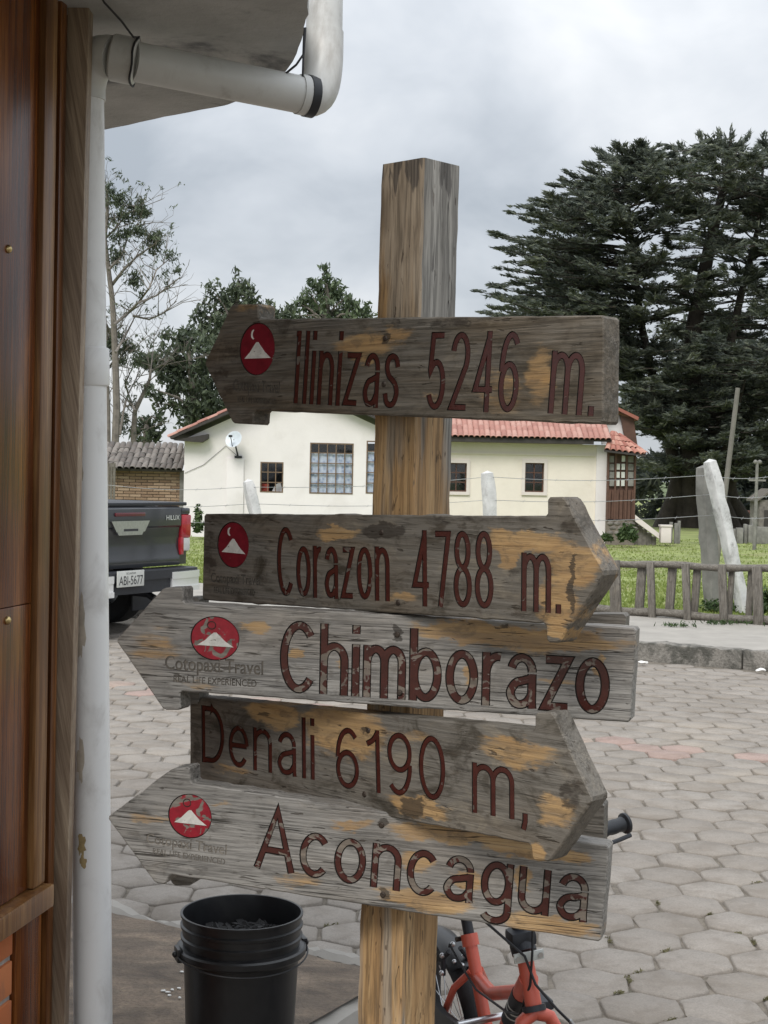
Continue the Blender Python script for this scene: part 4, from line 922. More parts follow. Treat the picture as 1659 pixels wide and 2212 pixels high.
# drain pipe
def drain():
    dp = empty('drain_pipe', P(185, 1500, 3.58)); tag(dp, 'white plastic drain pipe running down beside the timber corner post', 'drain pipe')
    top = P(182, 190, 3.60); bot = P(201, 2212, 3.60); d = (bot - top).normalized(); low = bot + d * ((0.1 - bot.z) / d.z); r = 0.047
    def arc(c0, p, c1, n=8): return [((1 - t) ** 2) * c0 + 2 * t * (1 - t) * p + t * t * c1 for t in np.linspace(0, 1, n)]
    b = MB(); b.tube([low, top], r, 32); b.build('down_pipe', mt['pvc'], dp, smooth=40)
    for yy, s in ((790, 35), ):
        q0 = P(191, yy - 38, 3.60); q1 = P(192, yy + 44, 3.60); b = MB(); b.tube([q0, q0 + (q1 - q0) * .04, q1 - (q1 - q0) * .04, q1], [r + .0008, r + 0.003, r + 0.003, r + .0008], 32); b.build('sleeve', mt['pvc'], dp, smooth=40)
    h0 = P(262, 128, 3.56); h1 = P(668, 208, 3.78); 
    c = P(190, 112, 3.585)
    b = MB(); b.tube([top + d * 0.03, top] + arc(top, c, h0 - (h0 - c) * 0.25, 10)[1:], r + 0.004, 32); b.build('elbow', mt['pvc_grey'], dp, smooth=40)
    cl0 = h0 - (h0 - c) * 0.3; cl1 = P(296, 134, 3.57); b = MB(); b.tube([cl0, cl0 + (cl1 - cl0) * .08, cl1 - (cl1 - cl0) * .06, cl1], [r + .003, r + .0085, r + .0085, r + .002], 32); b.build('collar', mt['pvc_grey'], dp, smooth=40)
    b = MB(); b.tube([cl1 - (h1 - cl1) * .02, h1], r, 32); b.build('cross_pipe', mt['pvc_grey'], dp, smooth=40)
    e1 = P(700, 95, 3.84); c2 = P(700, 214, 3.81); up = P(703, -120, 3.86)
    b = MB(); b.tube([h1 - (h1 - cl1).normalized() * 0.03, h1] + arc(h1, c2, e1, 12)[1:] + [e1 + (up - e1) * .12], r + 0.003, 32); b.build('elbow', mt['pvc_grey'], dp, smooth=40)
    b = MB(); b.tube([e1, up], r, 32); b.build('riser_pipe', mt['pvc_grey'], dp, smooth=40)
    dd = (h1 - cl1).normalized(); q = h1 + dd * 0.002; b = MB(); b.tube([q - dd * .012, q - dd * .011, q + dd * .011, q + dd * .012], [r + .003, r + .0055, r + .0055, r + .003], 32); b.build('rubber_band', mt['rubber'], dp, smooth=40)
    ax = (cl1 - cl0).normalized(); x, y, _ = frame_from(ax); b = MB(); pts = []
    for k in range(26):
        a = R(15 + 330 * k / 25); pts.append(cl1 + ax * (-.004 + .002 * math.sin(k)) + (x * math.cos(a) + y * math.sin(a)) * (r + 0.0108))
    b.tube(pts, 0.0028, 6)
    p = max(pts, key=lambda q_: q_.z)
    b.tube([p, P(288, 80, 3.50), P(262, 45, 3.45), P(225, 5, 3.40), P(200, -40, 3.36)], 0.0028, 6); 
    w = b.build('tie_wire', mt['wire'], None); tag(w, 'black wire tied round the collar of the drain pipe', 'wire')
    b = MB(); b.tube([P(618, 158, 3.72), P(640, 140, 3.72), P(655, 118, 3.73), P(657, 60, 3.73)], 0.003, 6); b.tube([P(654, 165, 3.74), P(655, 130, 3.74), P(660, 60, 3.76)], 0.003, 6)
    tag(b.build('tie_wire', mt['wire'], None), 'short black wire hanging between the eave and the upright riser pipe', 'wire')
    def smear(name, px, py, w, h, m, seed):
        r_ = random.Random(seed); c = P(px, py, 3.60); ax = top + d * ((c.z - top.z) / d.z); a0 = math.atan2(c.y - 0.06 - ax.y, c.x - ax.x); b = MB(); vs = []; n = 18
        for k in range(n):
            t = 2 * math.pi * k / n; q = 1 + r_.uniform(-.35, .35); a = a0 + w / .047 * .5 * math.cos(t) * q; z = c.z + h * .5 * math.sin(t) * q; o_ = top + d * ((z - top.z) / d.z); vs.append((o_.x + (r + .0012) * math.cos(a), o_.y + (r + .0012) * math.sin(a), z))
        vs.append(tuple(sum(v_[i] for v_ in vs) / n + (0, -.0015, 0)[i] for i in range(3))); b.add(vs, [(k, (k + 1) % n, n) for k in range(n)]); b.build(name, m, dp)
    glue = plain('dried_glue', (0.36, 0.27, 0.13), 0.5, 0.25, 60, 0.3); old = plain('beige_paint_smear', (0.50, 0.44, 0.36), 0.6, 0.15, 40, 0.2)
    smear('glue_smear', 180, 1815, .020, .055, glue, 1); smear('glue_smear', 184, 1850, .016, .03, glue, 2); smear('paint_smear', 180, 1345, .022, .15, old, 3); smear('glue_smear', 181, 1010, .012, .06, old, 4); smear('paint_smear', 178, 1640, .018, .10, old, 5)
drain()

# ------------------------------------------------------------------ bucket of charcoal
def bucket():
    c = P(523, 1968, 3.66); z0 = 0.08; H = c.z - z0; r = 0.151
    bk = empty('bucket', (c.x, c.y, z0)); tag(bk, 'black plastic bucket filled with charcoal on the concrete floor', 'bucket')
    prof = [(0.004, 0.0), (r - .022, 0.0), (r - .019, .004), (r - .0085, H - .105), (r - .0085, H - .104), (r + .006, H - .103), (r + .010, H - .098), (r + .010, H - .085), (r + .005, H - .081), (r - .006, H - .079), (r - .005, H - .064), (r - .0005, H - .063), (r + .0005, H - .056), (r - .0045, H - .053), (r - .004, H - .036), (r + .0005, H - .034), (r + .001, H - .028), (r - .004, H - .025), (r - .003, H - .008), (r + .001, H - .007), (r + .0015, H - .001), (r - .001, H), (r - .0045, H - .001), (r - .006, H - .012), (r - .014, H - .12), (r - .024, .006), (.004, .006)]
    b = MB(); b.lathe(prof, (c.x, c.y, z0), 72); b.build('body', mt['bucket'], bk, smooth=25)
    for s in (-1, 1):
        a = R(200 if s < 0 else 20); q = Vector((c.x + math.cos(a) * (r + .008), c.y + math.sin(a) * (r + .008), z0 + H - .093)); m = Matrix.Rotation(a, 3, 'Z')
        b = MB(); b.box(q, (.014, .045, .034), m, .004); b.ball(q + m @ Vector((.008, 0, 0)), .008, 10, 6); b.build('handle_ear', mt['bucket'], bk)
    pts = []
    a0, a1 = R(200), R(20)
    for k in range(25):
        t = k / 24; a = a0 + (a1 + 2 * math.pi - a0) * t; rr = r + .014
        pts.append((c.x + rr * math.cos(a), c.y + rr * math.sin(a), z0 + H - .093 - .02 * math.sin(math.pi * t)))
    b = MB(); b.tube(pts, .0022, 6); b.build('wire_handle', mt['wire'], bk)
    b = MB(); rr = r - .016
    b.lathe([(.002, H - .075), (rr * .5, H - .078), (rr, H - .088)], (c.x, c.y, z0), 24)
    for k in range(420):
        a = rnd.uniform(0, 6.283); q = math.sqrt(rnd.random()) * (rr - .012); s = rnd.uniform(.006, .02)
        m = Matrix.Rotation(rnd.uniform(0, 6), 3, 'Z') @ Matrix.Rotation(rnd.gauss(0, .5), 3, 'X') @ Matrix.Rotation(rnd.gauss(0, .5), 3, 'Y')
        hump = .014 * math.cos(q / rr * 1.5)
        b.box((c.x + q * math.cos(a), c.y + q * math.sin(a), z0 + H - .078 + hump + rnd.uniform(-.006, .008)), (s * rnd.uniform(.8, 2.2), s, s * rnd.uniform(.3, .8)), m)
    o = b.build('charcoal', mt['coal'], None, smooth=0); tag(o, 'loose black charcoal pieces heaped inside the bucket', 'charcoal', kind='stuff')
bucket()
def litter():
    b0 = [(270, 2275, .012), (285, 2283, .01), (262, 2268, .008), (300, 2262, .009)]
    spots = [(426, 2059), (446, 2106), (452, 2112), (374, 2110), (380, 2126), (352, 2128), (395, 2119), (388, 2147)]
    for k, (x, y) in enumerate([(393, 2099), (414, 2124), (421, 2129), (352, 2140), (362, 2143), (372, 2138), (386, 2135), (366, 2150), (388, 2155)]):
        p = G(x, y, 0.083); pl = [(p.x + .007 * rnd.uniform(.5, 1.3) * math.cos(t), p.y + .006 * rnd.uniform(.5, 1.3) * math.sin(t)) for t in np.linspace(0, 5.4, 6)]
        b = MB(); b.prism(pl, 0.0815, 0.0845); tag(b.build('paint_chip', mt['litter'], None, smooth=0), 'tiny pale chips scattered on the brown floor left of the bucket', 'chip', 'pale chips on the floor beside the bucket')
    for k, (x, y, z, lb) in enumerate(((1643, 1447, 0.03, 'crumpled white scrap lying at the foot of the kerb, at the right edge'), (1388, 1431, 0.03, 'small white scrap at the kerb just right of the Chimborazo board'))):
        p = G(x, y, z); b = MB(); b.ball(p, .03, 9, 6, (1.5, 1, .4)); o = b.build('paper_scrap', mt['litter'], None); roughen(o, .014, 40, k); tag(o, lb, 'scrap')
litter()

# ------------------------------------------------------------------ bicycle
def bicycle():
    base = Vector((0.222, 3.52, 0.0)); hd = Vector((.27, -.963, 0)).normalized(); yaw = math.atan2(hd.y, hd.x)
    M = Matrix.Translation(base) @ Matrix.Rotation(yaw, 4, 'Z') @ Matrix.Rotation(R(7), 4, 'X')
    bk = empty('bicycle', None, M); tag(bk, 'small coral red bicycle with black mudguards parked behind the post', 'bicycle')
    RW, FW = Vector((0, 0, .205)), Vector((.68, .0, .205)); BB = Vector((.27, 0, .235)); ST_ = Vector((.185, 0, .485)); HT, HB = Vector((.545, 0, .575)), Vector((.575, 0, .468))
    def part(name, m, fn, smooth=35, parent=None):
        b = MB(); fn(b); return b.build(name, m, parent or bk, M, smooth)
    part('seat_tube', mt['bike'], lambda b: (b.tube([BB, ST_], .0145, 16), b.tube([ST_ - Vector((-.004, 0, .012)), ST_ + Vector((-.005, 0, .013))], .0195, 16)))
    part('clamp_bolt', mt['bolt'], lambda b: b.tube([ST_ + Vector((-.02, -.028, 0)), ST_ + Vector((-.02, .018, 0))], .0055, 10))
    part('seat_post', mt['plastic'], lambda b: b.tube([ST_, ST_ + Vector((-.045, 0, .13))], .0125, 14))
    def sad(b):
        c = ST_ + Vector((-.05, 0, .14)); pl = [(.13, .012), (.05, .03), (-.03, .075), (-.10, .08), (-.12, .05)]
        pl = pl + [(x, -y) for x, y in reversed(pl)]; b.prism(pl, -.02, .02, Matrix.Translation(c))
    part('saddle', mt['plastic'], sad)
    part('head_tube', mt['bike'], lambda b: b.tube([HT, HB], .0168, 18))
    part('headset_ring', mt['plastic'], lambda b: (b.tube([HB + Vector((-.002, 0, .005)), HB + Vector((.002, 0, -.006))], .024, 18)))
    mid = ST_ + (BB - ST_) * .30
    part('top_tube', mt['bike'], lambda b: b.tube([mid, mid + Vector((.10, 0, -.005)), HB + (HT - HB) * .22 + Vector((-.06, 0, -.012)), HB + (HT - HB) * .3], [.013, .015, .015, .014], 14))
    dt = HB + (HT - HB) * .52
    part('down_tube', mt['bike'], lambda b: b.tube([dt, dt + (BB - dt) * .12, dt + (BB - dt) * .5, BB], [.020, .021, .020, .018], 16))
    part('decal', mt['plastic'], lambda b: b.tube([dt + (BB - dt) * .16, dt + (BB - dt) * .46], .0222, 16))
    for t in (.27, .31, .36): part('decal_stripe', mt['plate'], lambda b: b.tube([dt + (BB - dt) * t, dt + (BB - dt) * (t + .012)], .0226, 16))
    part('bar_end', mt['steel'], lambda b: b.tube([Vector((.33, -.09, .36)), Vector((.33, .05, .36))], .008, 12))
    for s in (-1, 1):
        part('seat_stay', mt['bike'], lambda b: b.tube([mid + Vector((-.004, s * .010, .012)), mid + Vector((-.06, s * .038, -.04)), RW + Vector((0, s * .05, 0))], .0085, 10))
        part('chain_stay', mt['bike'], lambda b: b.tube([BB, RW + Vector((0, s * .05, 0))], .009, 10))
        part('fork_leg', mt['bike'], lambda b: b.tube([HB + Vector((0, 0, -.008)), HB + Vector((.004, s * .03, -.022)), HB + Vector((.012, s * .046, -.06)), FW + Vector((0, s * .05, 0))], [.016, .014, .013, .010], 12))
    for nm, c in (('rear_wheel', RW), ('front_wheel', FW)):
        w = part('wheel', mt['tyre'], lambda b: b.lathe([(.182 + .021 * math.cos(R(a)), .023 * math.sin(R(a))) for a in range(0, 360, 30)], c, 48, Matrix.Rotation(R(90), 3, 'X'), True))
        part('rim', mt['plastic'], lambda b: b.lathe([(.165 + .006 * math.cos(R(a)), .012 * math.sin(R(a))) for a in range(0, 360, 60)], c, 40, Matrix.Rotation(R(90), 3, 'X'), True), parent=w)
        part('hub', mt['steel'], lambda b: b.tube([c + Vector((0, -.05, 0)), c + Vector((0, .05, 0))], .014, 12), parent=w)
        def sp_(b):
            for k in range(20):
                a = k * math.pi / 10; s = .02 if k % 2 else -.02; b.tube([c + Vector((.012 * math.cos(a), s, .012 * math.sin(a))), c + Vector((.163 * math.cos(a), 0, .163 * math.sin(a)))], .0011, 4)
        part('spokes', mt['steel'], sp_, parent=w)
    def fend(c, a0, a1, w=.028, r=.222, lift=0.0):
        def f(b):
            vs = []; fs = []; n = 22; m = 9
            for i in range(n + 1):
                t = i / n; a = R(a0 + (a1 - a0) * t); rr = r + lift * t ** 2 * .06
                wd = w * (1 if t < .7 else math.sqrt(max(.02, 1 - ((t - .7) / .32) ** 2)))
                for side in (0, .002):
                    for j in range(m):
                        q = -1 + 2 * j / (m - 1); dr = -.012 * q * q - side
                        vs.append((c.x + (rr + dr) * math.cos(a), q * wd, c.z + (rr + dr) * math.sin(a)))
            for i in range(n):
                for o_ in (0, m):
                    for j in range(m - 1): a_ = i * 2 * m + o_ + j; fs.append((a_, a_ + 1, a_ + 2 * m + 1, a_ + 2 * m))
            b.add(vs, fs)
        return f
    part('rear_mudguard', mt['bucket'], fend(RW, 60, 152, .030, .224, 1.2), 60)
    part('front_mudguard', mt['bucket'], fend(FW, 62, 150, .030, .224), 60)
    for q in ((.02, .012), (.045, .0), (.03, -.014)): part('rivet', mt['steel'], lambda b: b.ball(RW + Vector((.06 + q[0], q[1], .213 - q[0] * .4)), .006, 10, 6))
    def guard(b):
        pl = [(-.06, .24), (.02, .275), (.14, .27), (.25, .285), (.33, .25), (.345, .17), (.30, .12), (.15, .115), (-.05, .13), (-.085, .18)]
        rot = Matrix.Rotation(R(90), 4, 'X'); b.prism([(x, y + .045) for x, y in pl], .058, .072, rot)
    part('chain_guard', mt['bucket'], guard)
    part('crank', mt['plastic'], lambda b: (b.bar(BB + Vector((0, -.08, 0)), BB + Vector((.05, -.08, -.09)), .018, .012), b.bar(BB + Vector((0, .08, 0)), BB + Vector((-.05, .08, .09)), .018, .012), b.tube([BB + Vector((0, -.085, 0)), BB + Vector((0, .085, 0))], .012, 12)))
    part('pedal', mt['plastic'], lambda b: b.box(BB + Vector((.05, -.125, -.09)), (.06, .075, .022), None, .004))
    part('pedal', mt['plastic'], lambda b: b.box(BB + Vector((-.05, .125, .09)), (.06, .075, .022), None, .004))
    part('stem', mt['plastic'], lambda b: (b.tube([HT - Vector((-.004, 0, .002)), HT + Vector((-.008, 0, .014)), HT + Vector((-.010, 0, .024)), HT + Vector((-.030, 0, .11))], [.026, .026, .016, .014], 16), b.box(HT + Vector((-.010, 0, .028)), (.05, .056, .034), None, .012)))
    hc = HT + Vector((-.028, 0, .105))
    part('handlebar', mt['plastic'], lambda b: b.tube([hc + Vector((-.06, -.27, .090)), hc + Vector((-.03, -.15, .085)), hc + Vector((0, -.07, .015)), hc + Vector((0, 0, 0)), hc + Vector((0, .07, .015)), hc + Vector((-.03, .15, .085)), hc + Vector((-.06, .27, .090))], .0105, 12))
    for s in (-1, 1):
        g0 = hc + Vector((-.038, s * .175, .086)); g1 = hc + Vector((-.062, s * .285, .0905)); dv = g1 - g0
        def grip(b):
            pts = []; rs = []
            for k in range(13):
                t = k / 12; pts.append(g0 + dv * t); rs.append(.0155 + .0012 * math.sin(k * 2.4))
            b.tube(pts, rs, 14); b.tube([g1 - dv * .06, g1 - dv * .03, g1 + dv * .02, g1 + dv * .05], [.017, .0225, .0225, .016], 16)
        part('grip', mt['rubber'], grip)
        part('brake_lever', mt['plastic'], lambda b: (b.tube([g0 + Vector((.03, -s * .03, -.006)), g0 + Vector((.045, s * .02, -.014)), g0 + dv * .7 + Vector((.030, 0, -.020)), g0 + dv * .98 + Vector((.026, 0, -.019))], .0048, 8), b.box(g0 + Vector((.012, -s * .025, -.004)), (.03, .03, .02), None, .004)))
    fx = HT + (HB - HT) * .05
    part('reflector_bracket', mt['plate'], lambda b: b.box(fx + Vector((.026, 0, .004)), (.006, .064, .020), None, .002))
    for s in (-1, 1): part('bracket_screw', mt['steel'], lambda b: b.tube([fx + Vector((.026, s * .024, .004)), fx + Vector((.032, s * .024, .004))], .0055, 10))
    part('brake_cable', mt['wire'], lambda b: b.tube([hc + Vector((.0, -.11, .09)), hc + Vector((.03, -.075, -.03)), fx + Vector((.036, -.012, .01)), fx + Vector((.04, .004, -.05)), HB + Vector((.05, .03, .01)), HB + Vector((.05, .062, -.03))], .0028, 6))
    part('brake_cable', mt['wire'], lambda b: b.tube([hc + Vector((.0, .08, .09)), hc + Vector((.03, .03, 0)), fx + Vector((.04, .004, .02)), fx + Vector((.036, -.006, -.05)), fx + Vector((.0, -.022, -.12)), dt + (BB - dt) * .3 + Vector((0, -.024, -.01)), mid + Vector((.05, -.02, -.01)), mid + Vector((-.02, -.022, .01)), mid + Vector((-.09, -.03, .05)), mid + Vector((-.13, -.02, .03))], .0028, 6))
    part('cable_end', mt['steel'], lambda b: b.tube([HB + Vector((.05, .055, -.018)), HB + Vector((.05, .066, -.038))], .0045, 8))
    def cal(b):
        o = HB + Vector((.045, 0, -.05))
        b.tube([o + Vector((0, .062, .012)), o + Vector((0, .045, .018)), o + Vector((0, .03, .006)), o + Vector((0, .034, -.02)), o + Vector((0, .05, -.06))], .0055, 8)
        b.tube([o + Vector((0, .05, -.022)), o + Vector((0, 0, .004)), o + Vector((0, -.045, -.018)), o + Vector((0, -.05, -.06))], .009, 8)
    cp = part('brake_caliper', mt['plastic'], cal)
    for q in ((.052, -.01, -.052), (.052, .05, -.062)): part('caliper_bolt', mt['steel'], lambda b: b.ball(HB + Vector(q), .0075, 10, 6), parent=cp)
    def rear(b):
        o = mid + Vector((-.10, -.03, .03)); b.tube([o, o + Vector((-.02, -.01, -.02)), o + Vector((-.02, -.014, -.06))], .006, 8); b.tube([o + Vector((-.01, .03, .0)), o + Vector((-.02, .05, -.03)), o + Vector((-.02, .05, -.07))], .006, 8)
    cp = part('brake_caliper', mt['plastic'], rear)
    for q in ((-.11, -.045, .02), (-.11, -.05, -.02), (-.10, -.02, .045)): part('caliper_bolt', mt['steel'], lambda b: b.ball(mid + Vector(q), .0065, 10, 6), parent=cp)
bicycle()

# ------------------------------------------------------------------ pickup truck
def truck():
    c = Vector((-2.355, 13.6, 0)); x = -U; y = -V      # forward, left
    M = Matrix(((x.x, y.x, 0, c.x), (x.y, y.y, 0, c.y), (0, 0, 1, 0), (0, 0, 0, 1)))
    t = empty('pickup_truck', None, M); tag(t, 'dark grey pickup truck parked along the far kerb behind the drain pipe', 'pickup truck')
    def part(name, m, fn, parent=None, smooth=35):
        b = MB(); fn(b); return b.build(name, m, parent or t, M, smooth)
    W = .90
    def body(b):
        for s in (-1, 1):
            side = [(.05, .62), (.05, 1.16), (1.55, 1.19), (1.55, .55), (1.32, .55), (1.22, .82), (1.0, .93), (.72, .93), (.50, .82), (.40, .58)]
            b.prism(side, s * W - .05, s * W + .05, Matrix.Rotation(R(90), 4, 'X'))
        b.box((.8, 0, .68), (1.5, 1.7, .06))
    part('bed', mt['truck'], body)
    part('tonneau_cover', mt['plastic'], lambda b: b.box((.80, 0, 1.205), (1.58, 1.80, .035), None, .012))
    def gate(b):
        n = 12; prof = [(.0, .62), (-.012, .66), (-.005, .70), (.012, .80), (.008, .92), (.0, .985), (-.018, 1.0), (-.02, 1.08), (-.012, 1.165), (.02, 1.185), (.06, 1.185), (.06, .62)]
        vs = []; fs = []; k = len(prof)
        for i, s in enumerate((-.775, -.5, 0, .5, .775)):
            for (px, pz) in prof: vs.append((px - .012 * (1 - (s / .775) ** 2), s, pz))
        for i in range(4):
            for j in range(k): fs.append((i * k + j, i * k + (j + 1) % k, (i + 1) * k + (j + 1) % k, (i + 1) * k + j))
        fs.append(tuple(range(k))); fs.append(tuple(4 * k + j for j in range(k))); b.add(vs, fs)
    g = part('tailgate', mt['truck'], gate)
    part('high_brake_lamp', mt['lens_dark'], lambda b: b.box((-.034, .0, 1.115), (.02, .42, .035), None, .008), g)
    def hand(b):
        pl = [(-.27, 1.055), (.27, 1.055), (.20, .955), (-.20, .955)]; b.prism(pl, -.018, .045, Matrix(((0, 0, -1, 0), (1, 0, 0, 0), (0, 1, 0, 0), (0, 0, 0, 1))))
    part('tailgate_handle', mt['steel'], hand, g)
    part('handle_recess', mt['steel'], lambda b: b.prism([(-.215, 1.0), (.215, 1.0), (.165, .925), (-.165, .925)], .0, .041, Matrix(((0, 0, -1, 0), (1, 0, 0, 0), (0, 1, 0, 0), (0, 0, 0, 1)))), g)
    part('handle_slot', mt['ink'], lambda b: b.box((-.043, 0, .972), (.008, .2, .022)), g)
    me = text_mesh('HILUX'); xs = [v.co.x for v in me.vertices]; hh = max(v.co.y for v in me.vertices); b = MB(); k = .20 / (max(xs) - min(xs))
    # badge on the right of the tailgate (truck right = -y)
    b.add([(-.034, -.53 - (v.co.x - min(xs)) * k, 1.055 + v.co.y / hh * .045) for v in me.vertices], [list(p.vertices) for p in me.polygons]); b.build('badge', mt['chrome'], g, M, smooth=0)
    for s in (-1, 1):
        l = part('tail_lamp', mt['lens'], lambda b: b.box((.055, s * .862, .99), (.15, .155, .23), None, .025))
        part('reverse_lens', mt['plate'], lambda b: b.box((.052, s * .872, .815), (.14, .11, .13), None, .02), l)
        part('lower_lens', mt['lens'], lambda b: b.box((.05, s * .80, .80), (.14, .05, .17), None, .012), l)
        part('lamp_cap', mt['truck'], lambda b: b.box((.065, s * .86, 1.135), (.15, .14, .065), None, .02), l)
    def bump(b):
        pl = [(-.20, -.55), (-.20, .55), (-.16, .86), (-.05, .93), (.10, .93), (.10, -.93), (-.05, -.93), (-.16, -.86)]
        b.prism(pl, .52, .60); b.prism([(x_ * .9, y_ * .98) for x_, y_ in pl], .40, .52)
    bm = part('bumper', mt['plastic'], bump)
    for s in (-1, 1):
        def ch(b):
            for (z0, z1, e) in ((.51, .575, .012), (.435, .51, .004), (.385, .435, .016)):
                pl = [(-.20 - e, s * .42), (-.20 - e, s * .62), (-.165 - e, s * .87), (-.05, s * (.935 + e)), (.10, s * (.935 + e)), (.10, s * .90), (-.05, s * .90), (-.14, s * .84), (-.17, s * .60), (-.17, s * .42)]
                b.prism(pl, z0, z1)
        part('chrome_corner', mt['chrome'], ch, bm)
    pl_ = part('number_plate', mt['plate'], lambda b: b.box((-.215, .20, .545), (.012, .37, .145), None, .004), bm)
    me = text_mesh('ABI-5677'); xs = [v.co.x for v in me.vertices]; hh = max(v.co.y for v in me.vertices); b = MB(); k = .33 / (max(xs) - min(xs))
    b.add([(-.2225, .365 - (v.co.x - min(xs)) * k, .492 + v.co.y / hh * .08) for v in me.vertices], [list(p.vertices) for p in me.polygons]); b.build('plate_number', mt['ink'], bm, M, smooth=0)
    me = text_mesh('ECUADOR'); xs = [v.co.x for v in me.vertices]; hh = max(v.co.y for v in me.vertices); b = MB(); k = .13 / (max(xs) - min(xs))
    b.add([(-.2225, .265 - (v.co.x - min(xs)) * k, .586 + v.co.y / hh * .016) for v in me.vertices], [list(p.vertices) for p in me.polygons]); b.build('plate_heading', mt['ink'], bm, M, smooth=0)
    for s in (-1, 1): part('mud_flap', mt['plastic'], lambda b: b.box((.42, s * .74, .34), (.02, .30, .36)))
    part('spare_wheel', mt['tyre'], lambda b: b.lathe([(.25 + .10 * math.cos(R(a)), .45 + .09 * math.sin(R(a))) for a in range(0, 360, 30)], (.75, 0, 0), 30, None, True))
    part('exhaust_pipe', mt['plastic'], lambda b: b.tube([(.9, -.5, .36), (.2, -.55, .34), (.12, -.56, .30)], .035, 12))
    part('axle', mt['plastic'], lambda b: b.tube([(.86, -.75, .37), (.86, .75, .37)], .06, 12))
    for xx in (.86, 3.95):
        for s in (-1, 1):
            w = part('wheel', mt['tyre'], lambda b: b.lathe([(.20, -.11), (.34, -.12), (.375, -.09), (.375, .09), (.34, .12), (.20, .11)], (xx, s * .80, .375), 36, Matrix.Rotation(R(90), 3, 'X'), True))
            part('rim', mt['steel'], lambda b: b.lathe([(.02, .10 * -s), (.10, .11 * -s), (.20, .09 * -s)], (xx, s * .80, .375), 24, Matrix.Rotation(R(90), 3, 'X')), w)
    def cab(b):
        pl = [(1.58, .50), (1.58, 1.15), (1.72, 1.72), (1.95, 1.79), (2.95, 1.78), (3.55, 1.22), (5.05, 1.08), (5.18, .9), (5.2, .55), (4.4, .5), (4.3, .8), (3.95, .9), (3.6, .8), (3.5, .45)]
        b.prism(pl, -.88, .88, Matrix.Rotation(R(90), 4, 'X'))
    cb = part('cab', mt['truck'], cab)
    for s in (-1, 1): part('side_window', mt['ink'], lambda b: b.prism([(1.78, 1.2), (1.85, 1.66), (2.9, 1.66), (3.35, 1.22)], s * .875, s * .888, Matrix.Rotation(R(90), 4, 'X')), cb)
    part('rear_window', mt['ink'], lambda b: b.bar((1.615, 0, 1.24), (1.695, 0, 1.64), 1.4, .01, (0, 1, 0)), cb)
truck()

# ------------------------------------------------------------------ rail fence, leaning posts, wires
def rail_fence():
    def fp(x, y, dv=0.0):       # point of the fence plane seen at x, y
        return hit(x, y, uv(0, VF + dv, 0), V)
    f = empty('rail_fence', fp(1300, 1330)); tag(f, 'low grey wooden rail fence with upright slats along the lawn', 'fence')
    for nm, (xa, ya), (xb, yb), r in (('rail', (1200, 1212), (1760, 1233), .036), ('rail', (1200, 1308), (1760, 1349), .042)):
        A = fp(xa, ya); B = fp(xb, yb); b = MB(); pts = [A + (B - A) * t + Vector((0, 0, .008 * math.sin(t * 17))) for t in np.linspace(0, 1, 24)]
        b.tube(pts, [r * (1 + .08 * math.sin(k * 1.7)) for k in range(24)], 12); 
        o = b.build(nm, mt['rail'], f, smooth=50)
    slats = [(1262, 20, 1), (1237, 18, -1), (1329, 23, 1), (1386, 18, -1), (1407, 15, 1), (1451, 17, -1), (1483, 15, 1), (1505, 15, -1), (1562, 17, 1), (1580, 11, -1), (1637, 20, 1), (1622, 12, -1), (1700, 20, 1), (1740, 16, -1)]
    for x, w, s in slats:
        dv = -.05 if s > 0 else .05
        tp = fp(x - 2 + (4 if s < 0 else 0), 1209 + (x - 1300) * .042 + (4 if s < 0 else 0), dv); bt = fp(x - (0 if s > 0 else 8) + 2, 1322 + (x - 1300) * .062 + (8 if s > 0 else -4), dv)
        ww = w / FPX * tp.y * 1.05; b = MB(); b.bar(bt, tp, ww, .045, V, .006); o = b.build('slat', mt['fence'], f, smooth=30); roughen(o, .006, 7, x)
rail_fence()
def leaning(name, top, bot, Y, w, m, label, depth=None, zb=None):
    a = P(*top, Y); c = P(*bot, Y); d = (a - c).normalized(); base = c
    if zb is not None and c.z > zb: base = c - d * ((c.z - zb) / d.z)
    o = empty(name, base); tag(o, label, 'post', 'leaning concrete posts of the wire fence'); b = MB()
    n = 14; ww = w / FPX * Y; pts = [base + (a - base) * t for t in np.linspace(0, 1, n)]; x = Vector((1, 0, 0)); x = (x - d * x.dot(d)).normalized(); yv = d.cross(x)
    rr = [(-.5, -.42), (-.42, -.5), (.42, -.5), (.5, -.42), (.5, .42), (.42, .5), (-.42, .5), (-.5, .42)]; vs = []; fs = []
    rot = Matrix.Rotation(R(28), 3, d)
    for i, p in enumerate(pts):
        k = ww * (1 if i < n - 1 else .82)
        for q in rr: vs.append(p + rot @ (x * q[0] * k + yv * q[1] * k) + Vector((rnd.gauss(0, .005), rnd.gauss(0, .005), 0)))
    for i in range(n - 1):
        for j in range(8): fs.append((i * 8 + j, i * 8 + (j + 1) % 8, (i + 1) * 8 + (j + 1) % 8, (i + 1) * 8 + j))
    vs.append(a + d * .03); k = len(vs) - 1
    for j in range(8): fs.append(((n - 1) * 8 + j, (n - 1) * 8 + (j + 1) % 8, k))
    b.add(vs, fs); b.build('shaft', m, o, smooth=40); return o
YW = 16.6
leaning('concrete_post', (1533, 997), (1604, 1305), 15.9, 25, mt['whitepost'], 'bright whitewashed concrete post leaning left behind the rail fence', zb=.02)
leaning('concrete_post', (1520, 1010), (1540, 1300), 16.3, 29, mt['greypost'], 'bare grey concrete post standing behind the bright leaning one', zb=.02)
leaning('concrete_post', (536, 1040), (560, 1150), 18.6, 22, mt['whitepost'], 'whitewashed post leaning left in front of the house, between the dish and small window', zb=.0)
leaning('concrete_post', (1053, 1022), (1062, 1150), 17.6, 24, mt['whitepost'], 'whitewashed fence post in front of the cream wall, right of the signpost', zb=.0)
